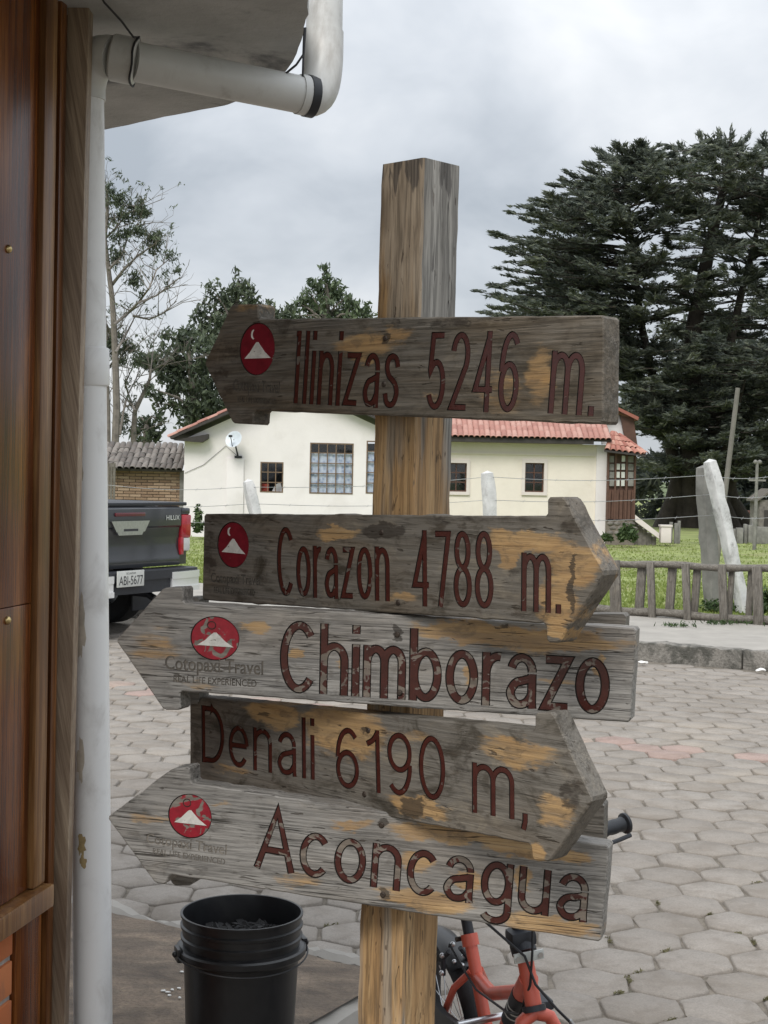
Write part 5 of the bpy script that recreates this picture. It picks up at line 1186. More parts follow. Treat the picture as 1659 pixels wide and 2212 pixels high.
def wires():
    rows = [[(225, 1047, 19.6), (530, 1052, 18.6), (1056, 1030, 17.6), (1520, 1027, 16.1), (1720, 1020, 15.6)], [(225, 1085, 19.6), (545, 1088, 18.6), (1058, 1080, 17.6), (1535, 1068, 16.1), (1720, 1062, 15.6)], [(225, 1115, 19.6), (550, 1125, 18.6), (1060, 1118, 17.6), (1548, 1112, 16.1), (1720, 1108, 15.6)]]
    names = ('highest', 'middle', 'lowest')
    for k, row in enumerate(rows):
        pts = [P(*q) for q in row]; path = []
        for i in range(len(pts) - 1):
            for t in np.linspace(0, 1, 12, endpoint=False): path.append(pts[i] + (pts[i + 1] - pts[i]) * t - Vector((0, 0, .05 * math.sin(math.pi * t))))
        path.append(pts[-1]); b = MB(); b.tube(path, .0032, 5)
        for q in path[::2]: b.bar(q + Vector((-.012, 0, -.016)), q + Vector((.012, 0, .016)), .004, .004)
        tag(b.build('barbed_wire', mt['steel'], None), '%s strand of barbed wire between the leaning posts' % names[k], 'wire', 'barbed wire strands')
wires()
def pole(name, top, bot, Y, w, m, label, zb):
    a = P(*top, Y); c = P(*bot, Y); d = (a - c); c = c + d * ((zb - c.z) / d.z); b = MB(); b.tube([c, c + (a - c) * .5, a], [w / FPX * Y * .6, w / FPX * Y * .52, w / FPX * Y * .45], 10); return tag(b.build(name, m, None), label, 'pole')
pole('wooden_pole', (1594, 838), (1563, 1090), 30, 11, mt['pole'], 'thin leaning grey wooden pole against the dark cypress', -.4)
pole('concrete_pole', (1636, 995), (1632, 1112), 40, 7, mt['greypost'], 'short pale concrete pole with small crossbar at far right', -.4)
cp_ = bpy.data.objects['concrete_pole']; b = MB(); a_ = P(1618, 1037, 40); c_ = P(1654, 1038, 40); b.bar(a_, c_, .05, .05); b.build('crossbar', mt['greypost'], cp_)
for x_ in (1632, 1641): b = MB(); b.ball(P(x_, 998, 40), .06, 8, 6); b.build('insulator', mt['greypost'], cp_)

# ------------------------------------------------------------------ the white house
YH = 41.0
def wall_with_holes(name, outline, holes, Y, th, m, parent):
    sets = [([(x0, z0), (x1, z0), (x1, z1), (x0, z1)], [[0, 1, 2, 3]], 1) for x0, x1, z0, z1 in holes]
    ov, tri = cut_plate(outline, sets); b = MB(); vs = [(p.x, Y, p.y) for p in ov]; b.add(vs, [f for f, c in tri if c == 0])
    for x0, x1, z0, z1 in holes:
        q = [(x0, z0), (x1, z0), (x1, z1), (x0, z1)]
        for i in range(4): p, r_ = q[i], q[(i + 1) % 4]; b.add([(p[0], Y, p[1]), (r_[0], Y, r_[1]), (r_[0], Y + th, r_[1]), (p[0], Y + th, p[1])], [(0, 1, 2, 3)])
    k = len(outline)
    for i in range(k): p, r_ = outline[i], outline[(i + 1) % k]; b.add([(p[0], Y, p[1]), (r_[0], Y, r_[1]), (r_[0], Y + th, r_[1]), (p[0], Y + th, p[1])], [(0, 1, 2, 3)])
    return b.build(name, m, parent, smooth=0)
def house_window(parent, rect, Y, nx, nz, barm, curtain=None, barw=.028, frame_m=None, dark_top=0, label=None):
    x0, x1, z0, z1 = rect
    b = MB(); w = .035
    for xx in (x0 + w / 2, x1 - w / 2): b.box((xx, Y + .07, (z0 + z1) / 2), (w, .05, z1 - z0))
    for zz in (z0 + w / 2, z1 - w / 2): b.box(((x0 + x1) / 2, Y + .07, zz), (x1 - x0 - 2 * w - .001, .05, w))
    wd = b.build('window', barm, parent, smooth=0)
    if label: tag(wd, label)
    for i in range(1, nx): b = MB(); xx = x0 + (x1 - x0) * i / nx; b.box((xx, Y + .055, (z0 + z1) / 2), (barw, .03, z1 - z0 - .002)); b.build('bar', barm, wd, smooth=0)
    for j in range(1, nz): b = MB(); zz = z0 + (z1 - z0) * j / nz; b.box(((x0 + x1) / 2, Y + .047, zz), (x1 - x0 - .002, .03, barw)); b.build('bar', barm, wd, smooth=0)
    for i in range(nx):
        for j in range(nz):
            xa, xb = x0 + (x1 - x0) * i / nx, x0 + (x1 - x0) * (i + 1) / nx; za, zb = z0 + (z1 - z0) * j / nz, z0 + (z1 - z0) * (j + 1) / nz
            b = MB(); b.box(((xa + xb) / 2, Y + .085, (za + zb) / 2), (xb - xa - .004, .006, zb - za - .004)); b.build('pane', mt['glass'], wd, smooth=0)
    if curtain:
        zt = z1 - (z1 - z0) * dark_top / nz; b = MB(); vs = []; fs = []; n = 40
        for i in range(n + 1): xx = x0 + (x1 - x0) * i / n; yy = Y + .104 + .008 * math.sin(i * 1.5); vs += [(xx, yy, z0 - .05), (xx, yy, zt)]
        for i in range(n): fs.append((2 * i, 2 * i + 2, 2 * i + 3, 2 * i + 1))
        b.add(vs, fs); b.build('curtain', curtain, wd, smooth=60)
    return wd
def tile_mesh(L, w, r, m):
    b = MB(); vs = []; fs = []; n = 6
    for k, (y, rr) in enumerate(((0, r), (L, r * .86))):
        for j in range(n + 1): a = math.pi * j / n; vs.append((math.cos(a) * rr, y, math.sin(a) * rr * .75))
    for j in range(n): fs.append((j, j + 1, n + 2 + j, n + 1 + j))
    for k, (y, rr) in enumerate(((0, r - .018), (L, r * .86 - .018))):
        for j in range(n + 1): a = math.pi * j / n; vs.append((math.cos(a) * rr, y, math.sin(a) * rr * .75))
    o = 2 * (n + 1)
    for j in range(n): fs.append((o + j, o + n + 1 + j, o + n + 2 + j, o + j + 1)); fs.append((j, o + j, o + j + 1, j + 1))
    b.add(vs, fs); return b.mesh('roof_tile', m, 60)
def house():
    gx0, gx1, _, _ = rectXZ(397, 950, 890, 1150, YH); zb = P(640, 1165, YH).z - .25; zl = P(397, 948, YH).z; zr = zl + .03
    h = empty('white_house', ((gx0 + gx1) / 2, YH, zb)); tag(h, 'long white and cream house with red tiled roof behind the signpost', 'house')
    xc, zc = P(641, 840, YH).x, P(641, 840, YH).z
    w_small = rectXZ(562, 998, 612, 1064, YH); w_big = rectXZ(669, 957, 763, 1067, YH); w_3 = rectXZ(791, 953, 885, 1067, YH)
    wall_with_holes('wall', [(gx0, zb), (gx1, zb), (gx1, zr), (xc, zc), (gx0, zl)], [w_small, w_big, w_3], YH, .30, mt['house'], h)
    b = MB(); b.box(((gx0 + gx1) / 2, YH + 1.2, (zb + zl) / 2), (gx1 - gx0 - .7, .1, zl - zb)); b.build('dark_room_backing', mt['interior'], h, smooth=0)  # dark sheet added behind the windows as the shade indoors
    b = MB(); b.box((gx0 + .1, YH + 3.3, (zb + zl) / 2), (.2, 5.9, zl - zb)); b.build('side_wall', mt['house'], h, smooth=0)
    house_window(h, w_small, YH - .05, 3, 3, mt['bars'], label='small dark window with a three by three grille')
    b = MB(); q = w_small; b.prism([(q[0] + .30, q[2]), (q[0] + .62, q[2]), (q[0] + .55, q[2] + .3), (q[0] + .42, q[2] + .22)], -YH - .2, -YH - .16, Matrix.Rotation(R(90), 4, 'X')); b.build('white_cloth', mt['cloth_w'], h, smooth=0)
    b = MB(); b.box((q[0] + .13, YH + .22, q[2] + .12), (.2, .05, .24)); b.build('red_cloth', mt['cloth_r'], h, smooth=0)
    house_window(h, w_big, YH - .055, 5, 5, mt['bars'], mt['curtain'], dark_top=1, label='large window with a five by five grille and pale blue curtain')
    house_window(h, w_3, YH - .055, 5, 5, mt['bars'], mt['curtain'], dark_top=1)
    # pilaster under the dish
    px = rectXZ(489, 990, 526, 1160, YH); b = MB(); b.box(((px[0] + px[1]) / 2, YH - .03, (px[2] + px[3]) / 2), (px[1] - px[0], .08, px[3] - px[2]), None, .01); b.build('pilaster', mt['house'], h)
    # gable roof: two slopes with tiles, boards under the rake
    def slope(xa, za, xb, zb_, name):
        d = Vector((xb - xa, 0, zb_ - za)); L = d.length; d.normalize(); up = Vector((-d.z, 0, d.x)); up = up if up.z > 0 else -up
        b = MB(); y0, y1 = YH - .42, YH + 7
        b.box(Vector((xa, 0, za)) + d * L / 2 + up * .04 + Vector((0, (y0 + y1) / 2, 0)), (L, y1 - y0, .07), Matrix((d, Vector((0, 1, 0)), up)).transposed()); r_ = b.build(name, mt['fascia'], h, smooth=0)
        me = tile_mesh(.40, .2, .10, mt['tile']); n = int(L / .30)
        for row in range(2):
            for k in range(n + 1):
                p = Vector((xa, y0 + .10 + row * .21, za)) + d * (k * .30 - .05) + up * (.085 + (.012 if k % 2 else 0))
                m = Matrix(((0, d.x, up.x, p.x), (1, d.y, up.y, p.y), (0, d.z, up.z, p.z), (0, 0, 0, 1)))
                put(bpy.data.objects.new('roof_tile', me), r_, m)
        return r_
    el = P(369, 949, YH - .4); er = P(915, 952, YH - .4)
    slope(el.x, el.z, xc, zc + .12, 'roof'); slope(er.x, er.z, xc, zc + .12, 'roof')
    b = MB(); q = P(405, 962, YH - .2); b.prism([(el.x + .05, el.z - .02), (P(450, 938, YH - .2).x, P(450, 938, YH - .2).z), (P(450, 946, YH - .2).x, P(450, 947, YH - .2).z), (P(436, 956, YH - .2).x, P(436, 956, YH - .2).z)], -YH - .05, -YH + .35, Matrix.Rotation(R(90), 4, 'X')); b.build('eave_bracket', mt['fascia'], h, smooth=0)
    # ---- right wing, set back a little
    YC = YH + .6; cx0 = P(870, 1050, YC).x; cx1 = P(1309, 1050, YC).x; ze = P(1150, 958, YC).z
    w4 = rectXZ(963, 1000, 1008, 1062, YC); w5 = rectXZ(1134, 1000, 1175, 1063, YC)
    wall_with_holes('wall', [(cx0, zb), (cx1, zb), (cx1, ze), (cx0, ze)], [w4, w5], YC, .3, mt['cream'], h)
    b = MB(); b.box(((cx0 + cx1) / 2, YC + 1.2, (zb + ze) / 2), (cx1 - cx0 - .7, .1, ze - zb)); b.build('dark_room_backing', mt['interior'], h, smooth=0)
    b = MB(); b.box((cx1 - .1, YC + 2.9, (zb + ze) / 2), (.2, 5.1, ze - zb)); b.build('side_wall', mt['house'], h, smooth=0)
    q = rectXZ(1284, 958, 1309, 1160, YC); b = MB(); b.box(((q[0] + q[1]) / 2 + .03, YC - .03, (zb + ze) / 2), (q[1] - q[0], .08, ze - zb - .02)); b.build('corner_pier', mt['house'], h, smooth=0)
    b = MB(); q = rectXZ(890, 979, 1284, 982, YC); b.box(((q[0] + q[1]) / 2, YC - .02, (q[2] + q[3]) / 2), (q[1] - q[0], .05, q[3] - q[2])); b.build('string_course', mt['cream'], h, smooth=0)
    for w in (w4, w5):
        house_window(h, w, YC + .06, 2, 3, mt['brownwood'], barw=.03)
        b = MB(); e = .09
        b.box(((w[0] + w[1]) / 2, YC - .015, w[3] + e / 2), (w[1] - w[0] + 2 * e, .05, e)); b.box(((w[0] + w[1]) / 2, YC - .015, w[2] - e / 2), (w[1] - w[0] + 2 * e, .07, e))
        b.box((w[0] - e / 2, YC - .015, (w[2] + w[3]) / 2), (e, .05, w[3] - w[2] - .001)); b.box((w[1] + e / 2, YC - .015, (w[2] + w[3]) / 2), (e, .05, w[3] - w[2] - .001)); b.build('window_surround', mt['trimw'], h, smooth=0)
    # wing roof
    ey = YC - .45; ez = P(1150, 946, ey).z; slope_a = R(24); run = 3.4; rx0 = P(885, 950, ey).x; rx1 = P(1322, 950, ey).x
    dv = Vector((0, math.cos(slope_a), math.sin(slope_a))); up = Vector((0, -math.sin(slope_a), math.cos(slope_a)))
    b = MB(); cc = Vector(((rx0 + rx1) / 2, ey, ez)) + dv * (run / 2) + up * -.04; b.box(cc, (rx1 - rx0, run, .06), Matrix((Vector((1, 0, 0)), dv, up)).transposed()); rf = b.build('roof', mt['fascia'], h, smooth=0)
    b = MB(); q = Vector(((rx0 + rx1) / 2 - .3, ey + .05, ez - .085)); b.box(q, (rx1 - rx0 - .4, .10, .12)); b.build('gutter', mt['fascia'], h, smooth=0)
    pitch = .152; me = tile_mesh(.42, .2, .086, mt['tile']); n = int((rx1 - rx0) / pitch); rest = MB(); src = tile_mesh(.42, .2, .086, mt['tile']); sv = [v.co.copy() for v in src.vertices]; sf = [list(p.vertices) for p in src.polygons]
    for row in range(10):
        for k in range(n + 1):
            p = Vector((rx0 + .04 + k * pitch + rnd.uniform(-.006, .006), ey, ez)) + dv * (row * .335 - .06 + rnd.uniform(-.015, .015)) + up * (.012 + rnd.uniform(0, .008))
            m = Matrix(((1, dv.x, up.x, p.x), (0, dv.y, up.y, p.y), (0, dv.z, up.z, p.z), (0, 0, 0, 1))) @ Matrix.Rotation(R(2.2), 4, 'X')
            if row < 6: put(bpy.data.objects.new('roof_tile', me), rf, m)
            else: rest.add([m @ v for v in sv], sf)
    tag(rest.build('roof_tiles', mt['tile'], rf, smooth=60), kind='stuff')
    # rear slope so that the roof is closed
    b = MB(); rd = Vector((0, math.cos(slope_a), -math.sin(slope_a))); ru = Vector((0, math.sin(slope_a), math.cos(slope_a))); top = Vector(((rx0 + rx1) / 2, ey, ez)) + dv * run
    b.box(top + rd * run / 2, (rx1 - rx0, run, .08), Matrix((Vector((1, 0, 0)), rd, ru)).transposed()); b.build('rear_roof', mt['tile'], h, smooth=0)
    # small dormer like gable at the right end, dark boarded cheek
    YD = YC + 2.0
    D = lambda x, y: (P(x, y, YD).x, P(x, y, YD).z)
    b = MB(); b.prism([D(1300, 940), D(1300, 900), D(1334, 890), D(1346, 925), D(1345, 960), D(1300, 960)], -YD - .1, -YD + .05, Matrix.Rotation(R(90), 4, 'X')); b.build('dormer_wall', mt['house'], h, smooth=0)
    b = MB(); b.prism([D(1338, 897), D(1367, 905), D(1377, 975), D(1350, 960)], -YD + .06, -YD + .16, Matrix.Rotation(R(90), 4, 'X')); b.build('dormer_cheek', mt['brownwood'], h, smooth=0)
    b = MB(); b.prism([D(1290, 897), D(1330, 880), D(1376, 902), D(1374, 909), D(1332, 888), D(1290, 905)], -YD - .6, -YD + .35, Matrix.Rotation(R(90), 4, 'X')); b.build('dormer_roof', mt['tile_old'], h, smooth=0)
    # porch of brown timber with its own tiled roof
    YP = YC - .4; x0, x1, z0, z1 = rectXZ(1311, 973, 1373, 1123, YP); po = []
    dep = 1.6
    b = MB(); b.box(((x0 + x1) / 2, YP + dep / 2 + .05, (z0 + z1) / 2), (x1 - x0 - .06, dep - .1, z1 - z0)); pr = b.build('porch', mt['brownwood'], h, smooth=0); tag(pr, 'brown timber porch with small panes under a tiled roof')
    xd0, xd1, zd0, zd1 = rectXZ(1330, 982, 1352, 1052, YP)
    for i in range(2):
        for j in range(4):
            if j == 3 and i == 0: continue
            ww = (xd1 - xd0) / 2; hh = (zd1 - zd0) / 4; b = MB(); b.box((xd0 + ww * (i + .5), YP + .03, zd0 + hh * (j + .5)), (ww * .68, .02, hh * .74)); b.build('pane', mt['plate'], pr, smooth=0)
    for xx in (1313, 1329, 1353, 1371): q = P(xx, 1050, YP).x; b = MB(); b.box((q, YP + .02, (z0 + z1) / 2), (.05, .06, z1 - z0)); b.build('post', mt['brownwood'], pr, smooth=0)
    for k in range(7):
        q = P(1316 + k * 8.6, 1090, YP).x; b = MB(); b.box((q, YP + .035, P(1340, 1090, YP).z), (.085, .03, P(1340, 1058, YP).z - P(1340, 1121, YP).z)); b.build('board', mt['brownwood'], pr, smooth=0)
    for a, c in ((1317, 1327), (1357, 1369)):
        for j in range(4): q = rectXZ(a, 985 + j * 17, c, 999 + j * 17, YP); b = MB(); b.box(((q[0] + q[1]) / 2, YP + .035, (q[2] + q[3]) / 2), (q[1] - q[0], .02, q[3] - q[2])); b.build('pane', mt['greypost'], pr, smooth=0)
    q = rectXZ(1311, 1124, 1371, 1156, YP); 
    b = MB(); b.box(((q[0] + q[1]) / 2, YP + .7, (q[2] + q[3]) / 2 - .15), (q[1] - q[0], 1.3, q[3] - q[2] + .3)); b.build('porch_base', mt['mortar_d'], h, smooth=0)
    for r_ in range(3):
        for k in range(4): b = MB(); b.ball((q[0] + .1 + k * .2 + (r_ % 2) * .08, YP + .05, q[2] + .06 + r_ * .13), .09, 8, 5, (1.1, .5, .62)); o = b.build('stone', mt['stone'], h); roughen(o, .02, 8, k + r_ * 4)
    # porch roof, hipped
    A = P(1322, 936, YP + .9); Bq = P(1330, 936, YP + 1.2); e0 = P(1305, 972, YP - .35); e1 = P(1396, 983, YP - .35); e2 = P(1396, 978, YP + 1.7); 
    b = MB(); th = Vector((0, 0, -.05)); b.add([A, Bq, e0, e1, e2, A + th, e0 + th, e1 + th, e2 + th], [(0, 2, 3, 1), (1, 3, 4), (2, 6, 7, 3), (3, 7, 8, 4), (5, 6, 7, 8)]); pf = b.build('porch_roof', mt['fascia'], h, smooth=0)
    me = tile_mesh(.36, .2, .075, mt['tile_old'])
    for k in range(7):
        s = e0 + (e1 - e0) * ((k + .5) / 7); t_ = A + (Bq - A) * ((k + .5) / 7); d = (t_ - s); L = d.length; d.normalize(); xx = Vector((1, 0, 0)); xx = (xx - d * xx.dot(d)).normalized(); uu = xx.cross(d)
        for r_ in range(4):
            if k > 2 and r_ > 5 - k * .5: continue
            p = s + d * (r_ * L / 4.0) + uu * (.02 + .004 * r_); put(bpy.data.objects.new('roof_tile', me), pf, Matrix(((xx.x, d.x, uu.x, p.x), (xx.y, d.y, uu.y, p.y), (xx.z, d.z, uu.z, p.z), (0, 0, 0, 1))))
    for r_ in range(5):
        d = (Bq - e1).normalized(); p = e1 + d * (r_ * .3); xx = (Vector((1, 0, 0)) - d * d.x).normalized(); uu = xx.cross(d); put(bpy.data.objects.new('roof_tile', me), pf, Matrix(((xx.x, d.x, uu.x, p.x), (xx.y, d.y, uu.y, p.y), (xx.z, d.z, uu.z, p.z + .04), (0, 0, 0, 1))))
    b = MB(); b.prism([(P(1372, 1112, YP).x, P(1372, 1112, YP).z), (P(1424, 1152, YP).x, P(1424, 1152, YP).z), (P(1424, 1164, YP).x, P(1424, 1164, YP).z), (P(1372, 1128, YP).x, P(1372, 1126, YP).z)], -YP - .2, -YP, Matrix.Rotation(R(90), 4, 'X')); b.build('stair_parapet', mt['trimw'], h, smooth=0)
    for k in range(5):
        q = P(1376 + k * 10, 1128 + k * 8, YP); b = MB(); b.box((q.x, YP + .7, (q.z + zb) / 2), (.14, .9, q.z - zb)); b.build('step', mt['stone'], h, smooth=0)
    q = rectXZ(1426, 1137, 1448, 1172, YP); pb_ = MB(); pb_.box(((q[0] + q[1]) / 2, YP, (q[2] + q[3]) / 2), (q[1] - q[0], .3, q[3] - q[2]), None, .01); pb_.box(((q[0] + q[1]) / 2, YP, q[3] + .02), (q[1] - q[0] + .05, .35, .045)); tag(pb_.build('gate_pillar', mt['trimw'], None), 'small pale square pillar at the foot of the porch steps', 'pillar')
    # satellite dish
    dc = P(505, 949, YH - .45); ds = empty('satellite_dish', P(515, 985, YH - .1)); tag(ds, 'pale satellite dish on the white wall left of the small window', 'satellite dish')
    md = Matrix.Rotation(R(-20), 3, 'Z') @ Matrix.Rotation(R(68), 3, 'X'); b = MB(); b.lathe([(.001, -.05), (.1, -.042), (.18, -.018), (.235, .01), (.24, .016), (.235, .016), (.18, -.010), (.1, -.034), (.001, -.042)], dc, 28, md); b.build('reflector', mt['dish'], ds, smooth=50)
    b = MB(); b.tube([dc + Vector((0, .05, 0)), P(510, 968, YH - .2), P(514, 985, YH - .05)], .024, 8); b.box(P(515, 987, YH - .03), (.2, .12, .06)); b.build('mast', mt['plastic'], ds)
    f = dc + md @ Vector((0, 0, .22)); b = MB(); b.tube([dc + md @ Vector((0, -.22, 0)), f], .012, 6); b.box(f, (.10, .07, .06)); b.build('feed_arm', mt['plastic'], ds)
    b = MB(); b.tube([P(514, 986, YH - .03), P(488, 963, YH - .02), P(440, 1004, YH - .02), P(399, 1022, YH - .02)], .006, 5); tag(b.build('dish_cable', mt['wire'], None), 'thin cable sagging from the dish across the white wall', 'cable')
house()
def shed():
    YS = YH + 1.5; x0, x1, z0, z1 = rectXZ(190, 1016, 398, 1180, YS); s = empty('brick_shed', ((x0 + x1) / 2, YS, z0)); tag(s, 'low adobe brick shed with sooty tiled roof left of the white house', 'shed')
    b = MB(); b.box(((x0 + x1) / 2, YS + 1.5, (z0 + z1) / 2), (x1 - x0, 2.94, z1 - z0)); b.build('wall', mt['mortar_d'], s, smooth=0)
    bh = .085; bl = .34; me = {}
    row = 0; z = z1 - bh
    while z > P(300, 1112, YS).z:
        x = x0 + (0 if row % 2 else -.17)
        while x < x1 - .05:
            a = max(x, x0 + .005); e = min(x + bl - .016, x1 - .10)
            if e - a > .05:
                b = MB(); b.box(((a + e) / 2, YS + .02 - rnd.uniform(0, .012), z + bh / 2), (e - a, .07, bh - .018), None); b.build('brick', mt['brick'], s, smooth=0)
            x += bl
        z -= bh; row += 1
    q = rectXZ(388, 1016, 398, 1180, YS); b = MB(); b.box(((q[0] + q[1]) / 2, YS - .02, (q[2] + q[3]) / 2), (q[1] - q[0], .12, q[3] - q[2])); b.build('corner_pillar', mt['greypost'], s, smooth=0)
    ra = R(26); dv = Vector((0, math.cos(ra), math.sin(ra))); up = Vector((0, -math.sin(ra), math.cos(ra))); ez = P(300, 1012, YS - .35).z; ey = YS - .35; run = (P(300, 965, YS + .9).z - ez) / math.sin(ra)
    xa, xb = x0 - .1, P(396, 1000, YS).x
    b = MB(); b.box(Vector(((xa + xb) / 2, ey, ez)) + dv * run / 2 - up * .05, (xb - xa, run, .07), Matrix((Vector((1, 0, 0)), dv, up)).transposed()); rf = b.build('roof', mt['fascia'], s, smooth=0)
    m_ = tile_mesh(.42, .2, .09, mt['tile_grey']); n = int((xb - xa) / .17)
    for r_ in range(int(run / .32) + 1):
        for k in range(n + 1):
            p = Vector((xa + .05 + k * .17 + rnd.uniform(-.015, .015), ey, ez)) + dv * (r_ * .32 - .05 + rnd.uniform(-.03, .03)) + up * rnd.uniform(.0, .02); put(bpy.data.objects.new('roof_tile', m_), rf, Matrix(((1, dv.x, up.x, p.x), (0, dv.y, up.y, p.y), (0, dv.z, up.z, p.z), (0, 0, 0, 1))) @ Matrix.Rotation(R(rnd.gauss(0, 2)), 4, 'Z'))
    for k, (xa_, xb_) in enumerate(((229, 236), (237, 242), (243, 248))):
        q = rectXZ(xa_, 1000, xb_, 1150, YS - 1.2); b = MB(); b.box(((q[0] + q[1]) / 2, YS - 1.2 + .02 * k, (q[2] + q[3]) / 2 - .1), (q[1] - q[0], .03, q[3] - q[2] + .2)); tag(b.build('board', mt['fence'], None, smooth=0), 'pale upright board by the shed, %s of three beside the drain pipe' % ('left', 'middle', 'right')[k], 'board', 'upright boards by the shed')
shed()
def far_right():
    Y = 44; g = empty('stone_block_fence', P(1630, 1165, Y)); tag(g, 'low grey block fence at the far right edge of the lawn', 'fence')
    for k, (a, t, c, bt) in enumerate(((1590, 1140, 1604, 1175), (1606, 1132, 1613, 1175), (1615, 1134, 1630, 1175), (1622, 1118, 1632, 1175), (1633, 1138, 1659, 1175), (1560, 1142, 1588, 1178), (1660, 1132, 1690, 1178))):
        q = rectXZ(a, t, c, bt, Y + .1 * (k % 2)); b = MB(); b.box(((q[0] + q[1]) / 2, Y + .1 * (k % 2), (q[2] + q[3]) / 2), (q[1] - q[0], .2, q[3] - q[2]), None, .02); b.build('block', mt['greypost'], g)
    for k, (a, t, c, bt) in enumerate(((1456, 1130, 1464, 1178), (1464, 1125, 1470, 1178), (1447, 1128, 1454, 1178))):
        q = rectXZ(a, t, c, bt, Y - 1); b = MB(); b.box(((q[0] + q[1]) / 2, Y - 1 + .05 * k, (q[2] + q[3]) / 2), (q[1] - q[0], .1, q[3] - q[2]), None, .01); tag(b.build('stake', mt['greypost'], None), ('middle grey stake right of the pale pillar near the cypress', 'rightmost and tallest grey stake near the cypress trunk', 'grey stake standing just behind the pale pillar')[k], 'stake', 'grey stakes beside the pale pillar')
    Y = 60; q = rectXZ(1570, 1112, 1645, 1150, Y); s = empty('low_outbuilding', ((q[0] + q[1]) / 2, Y, q[2])); tag(s, 'low outbuilding with a red roof line under the cypress', 'outbuilding')
    b = MB(); b.box(((q[0] + q[1]) / 2, Y + 1, (q[2] + q[3]) / 2 - .3), (q[1] - q[0], 2, q[3] - q[2] + .6)); b.build('wall', mt['darkbark'], s, smooth=0)
    b = MB(); b.box(((q[0] + q[1]) / 2, Y + .6, q[3] + .06), (q[1] - q[0] + .3, 3, .16)); b.build('roof', mt['tile_old'], s, smooth=0)
    Y = 46; q = rectXZ(1640, 1080, 1690, 1175, Y); s = empty('stone_hut', ((q[0] + q[1]) / 2, Y, q[2])); tag(s, 'small grey hut with a pitched roof at the right edge', 'hut')
    b = MB(); b.box(((q[0] + q[1]) / 2, Y + .6, (q[2] + q[3]) / 2 - .2), (q[1] - q[0], 1.2, q[3] - q[2] + .4)); b.build('wall', mt['stone'], s, smooth=0)
    b = MB(); xm = (q[0] + q[1]) / 2; b.prism([(q[0] - .1, q[3]), (xm, q[3] + .35), (q[1] + .1, q[3]), (q[1] + .1, q[3] - .06), (xm, q[3] + .27), (q[0] - .1, q[3] - .06)], -Y - 1.3, -Y + .1, Matrix.Rotation(R(90), 4, 'X')); b.build('roof', mt['fence'], s, smooth=0)
    b = MB(); b.box((q[0] + .3, Y - .01, q[2] + .75), (.3, .04, .6)); b.build('door', mt['fascia'], s, smooth=0)
far_right()

# ------------------------------------------------------------------ trees
def tri_branch(b, pts, r0, r1, n=7):
    k = len(pts); b.tube(pts, [r0 + (r1 - r0) * i / (k - 1) for i in range(k)], n)
def clump_leaves(c, rad, n, droop=.6):
    """leaf centres and directions in a ragged ellipsoid"""
    d = unit(rng.normal(size=(n, 3))); r = rng.random(n) ** .55; bumps = 1 + .22 * np.sin(d[:, 0] * 7 + c[0]) * np.sin(d[:, 2] * 6 + c[2])
    C = np.array(c) + d * (r * bumps)[:, None] * np.array(rad); D = unit(np.stack([rng.normal(0, .6, n), rng.normal(0, .6, n), -droop + rng.normal(0, .5, n)], 1)); return C, D
def euc(name, label, trunk, clumps, Y, dens, m, bark=None, group=None, L=.30, W=.095, zb=-.4, spread=1.0):
    base = P(*trunk[0], Y); base.z = zb; t = empty(name, base); tag(t, label, 'tree', group)
    b = MB(); pts = [base] + [P(x, y, Y) for x, y in trunk[1:]]; tri_branch(b, pts, .26, .09)
    Cs = []; Ds = []
    for (x, y, r, *rest) in clumps:
        ry = rest[0] if rest else r; Yc = Y + rnd.uniform(-1, 1) * r / FPX * Y * .7 * spread; c = P(x, y, Yc); R3 = (r / FPX * Y, r / FPX * Y * .9, ry / FPX * Y)
        # a limb to each clump and small sub-clumps inside it
        k = min(range(len(pts)), key=lambda i: (pts[i] - c).length + (3 if pts[i].z > c.z else 0)); a = pts[k]; mid = (a + c) / 2 + Vector((rnd.uniform(-.2, .2), rnd.uniform(-.2, .2), .2)); tri_branch(b, [a, mid, c], .07, .02, 5)
        ns = max(5, int(18 * r * ry / 1600))
        for s in range(ns):
            dd = Vector((rnd.gauss(0, 1), rnd.gauss(0, 1), rnd.gauss(0, 1))).normalized() * (rnd.random() ** .4)
            q = c + Vector((dd.x * R3[0], dd.y * R3[1], dd.z * R3[2])); s_ = rnd.uniform(.26, .46) * min(R3[0], R3[2]) + .12
            C, D = clump_leaves(tuple(q), (s_, s_, s_ * 1.05), int(dens * s_ * s_ * 90) + 12); Cs.append(C); Ds.append(D)
            if s % 3 == 0: tri_branch(b, [c, (c + q) / 2 + Vector((0, 0, .05)), q], .02, .006, 4)
    b.build('trunk', bark or mt['bark'], t, smooth=50); leaves_obj('crown', np.concatenate(Cs), np.concatenate(Ds), L, W, m, t); return t
Z6 = lambda x, y: (207.4 + x * .3958, 345.6 + y * .3958)
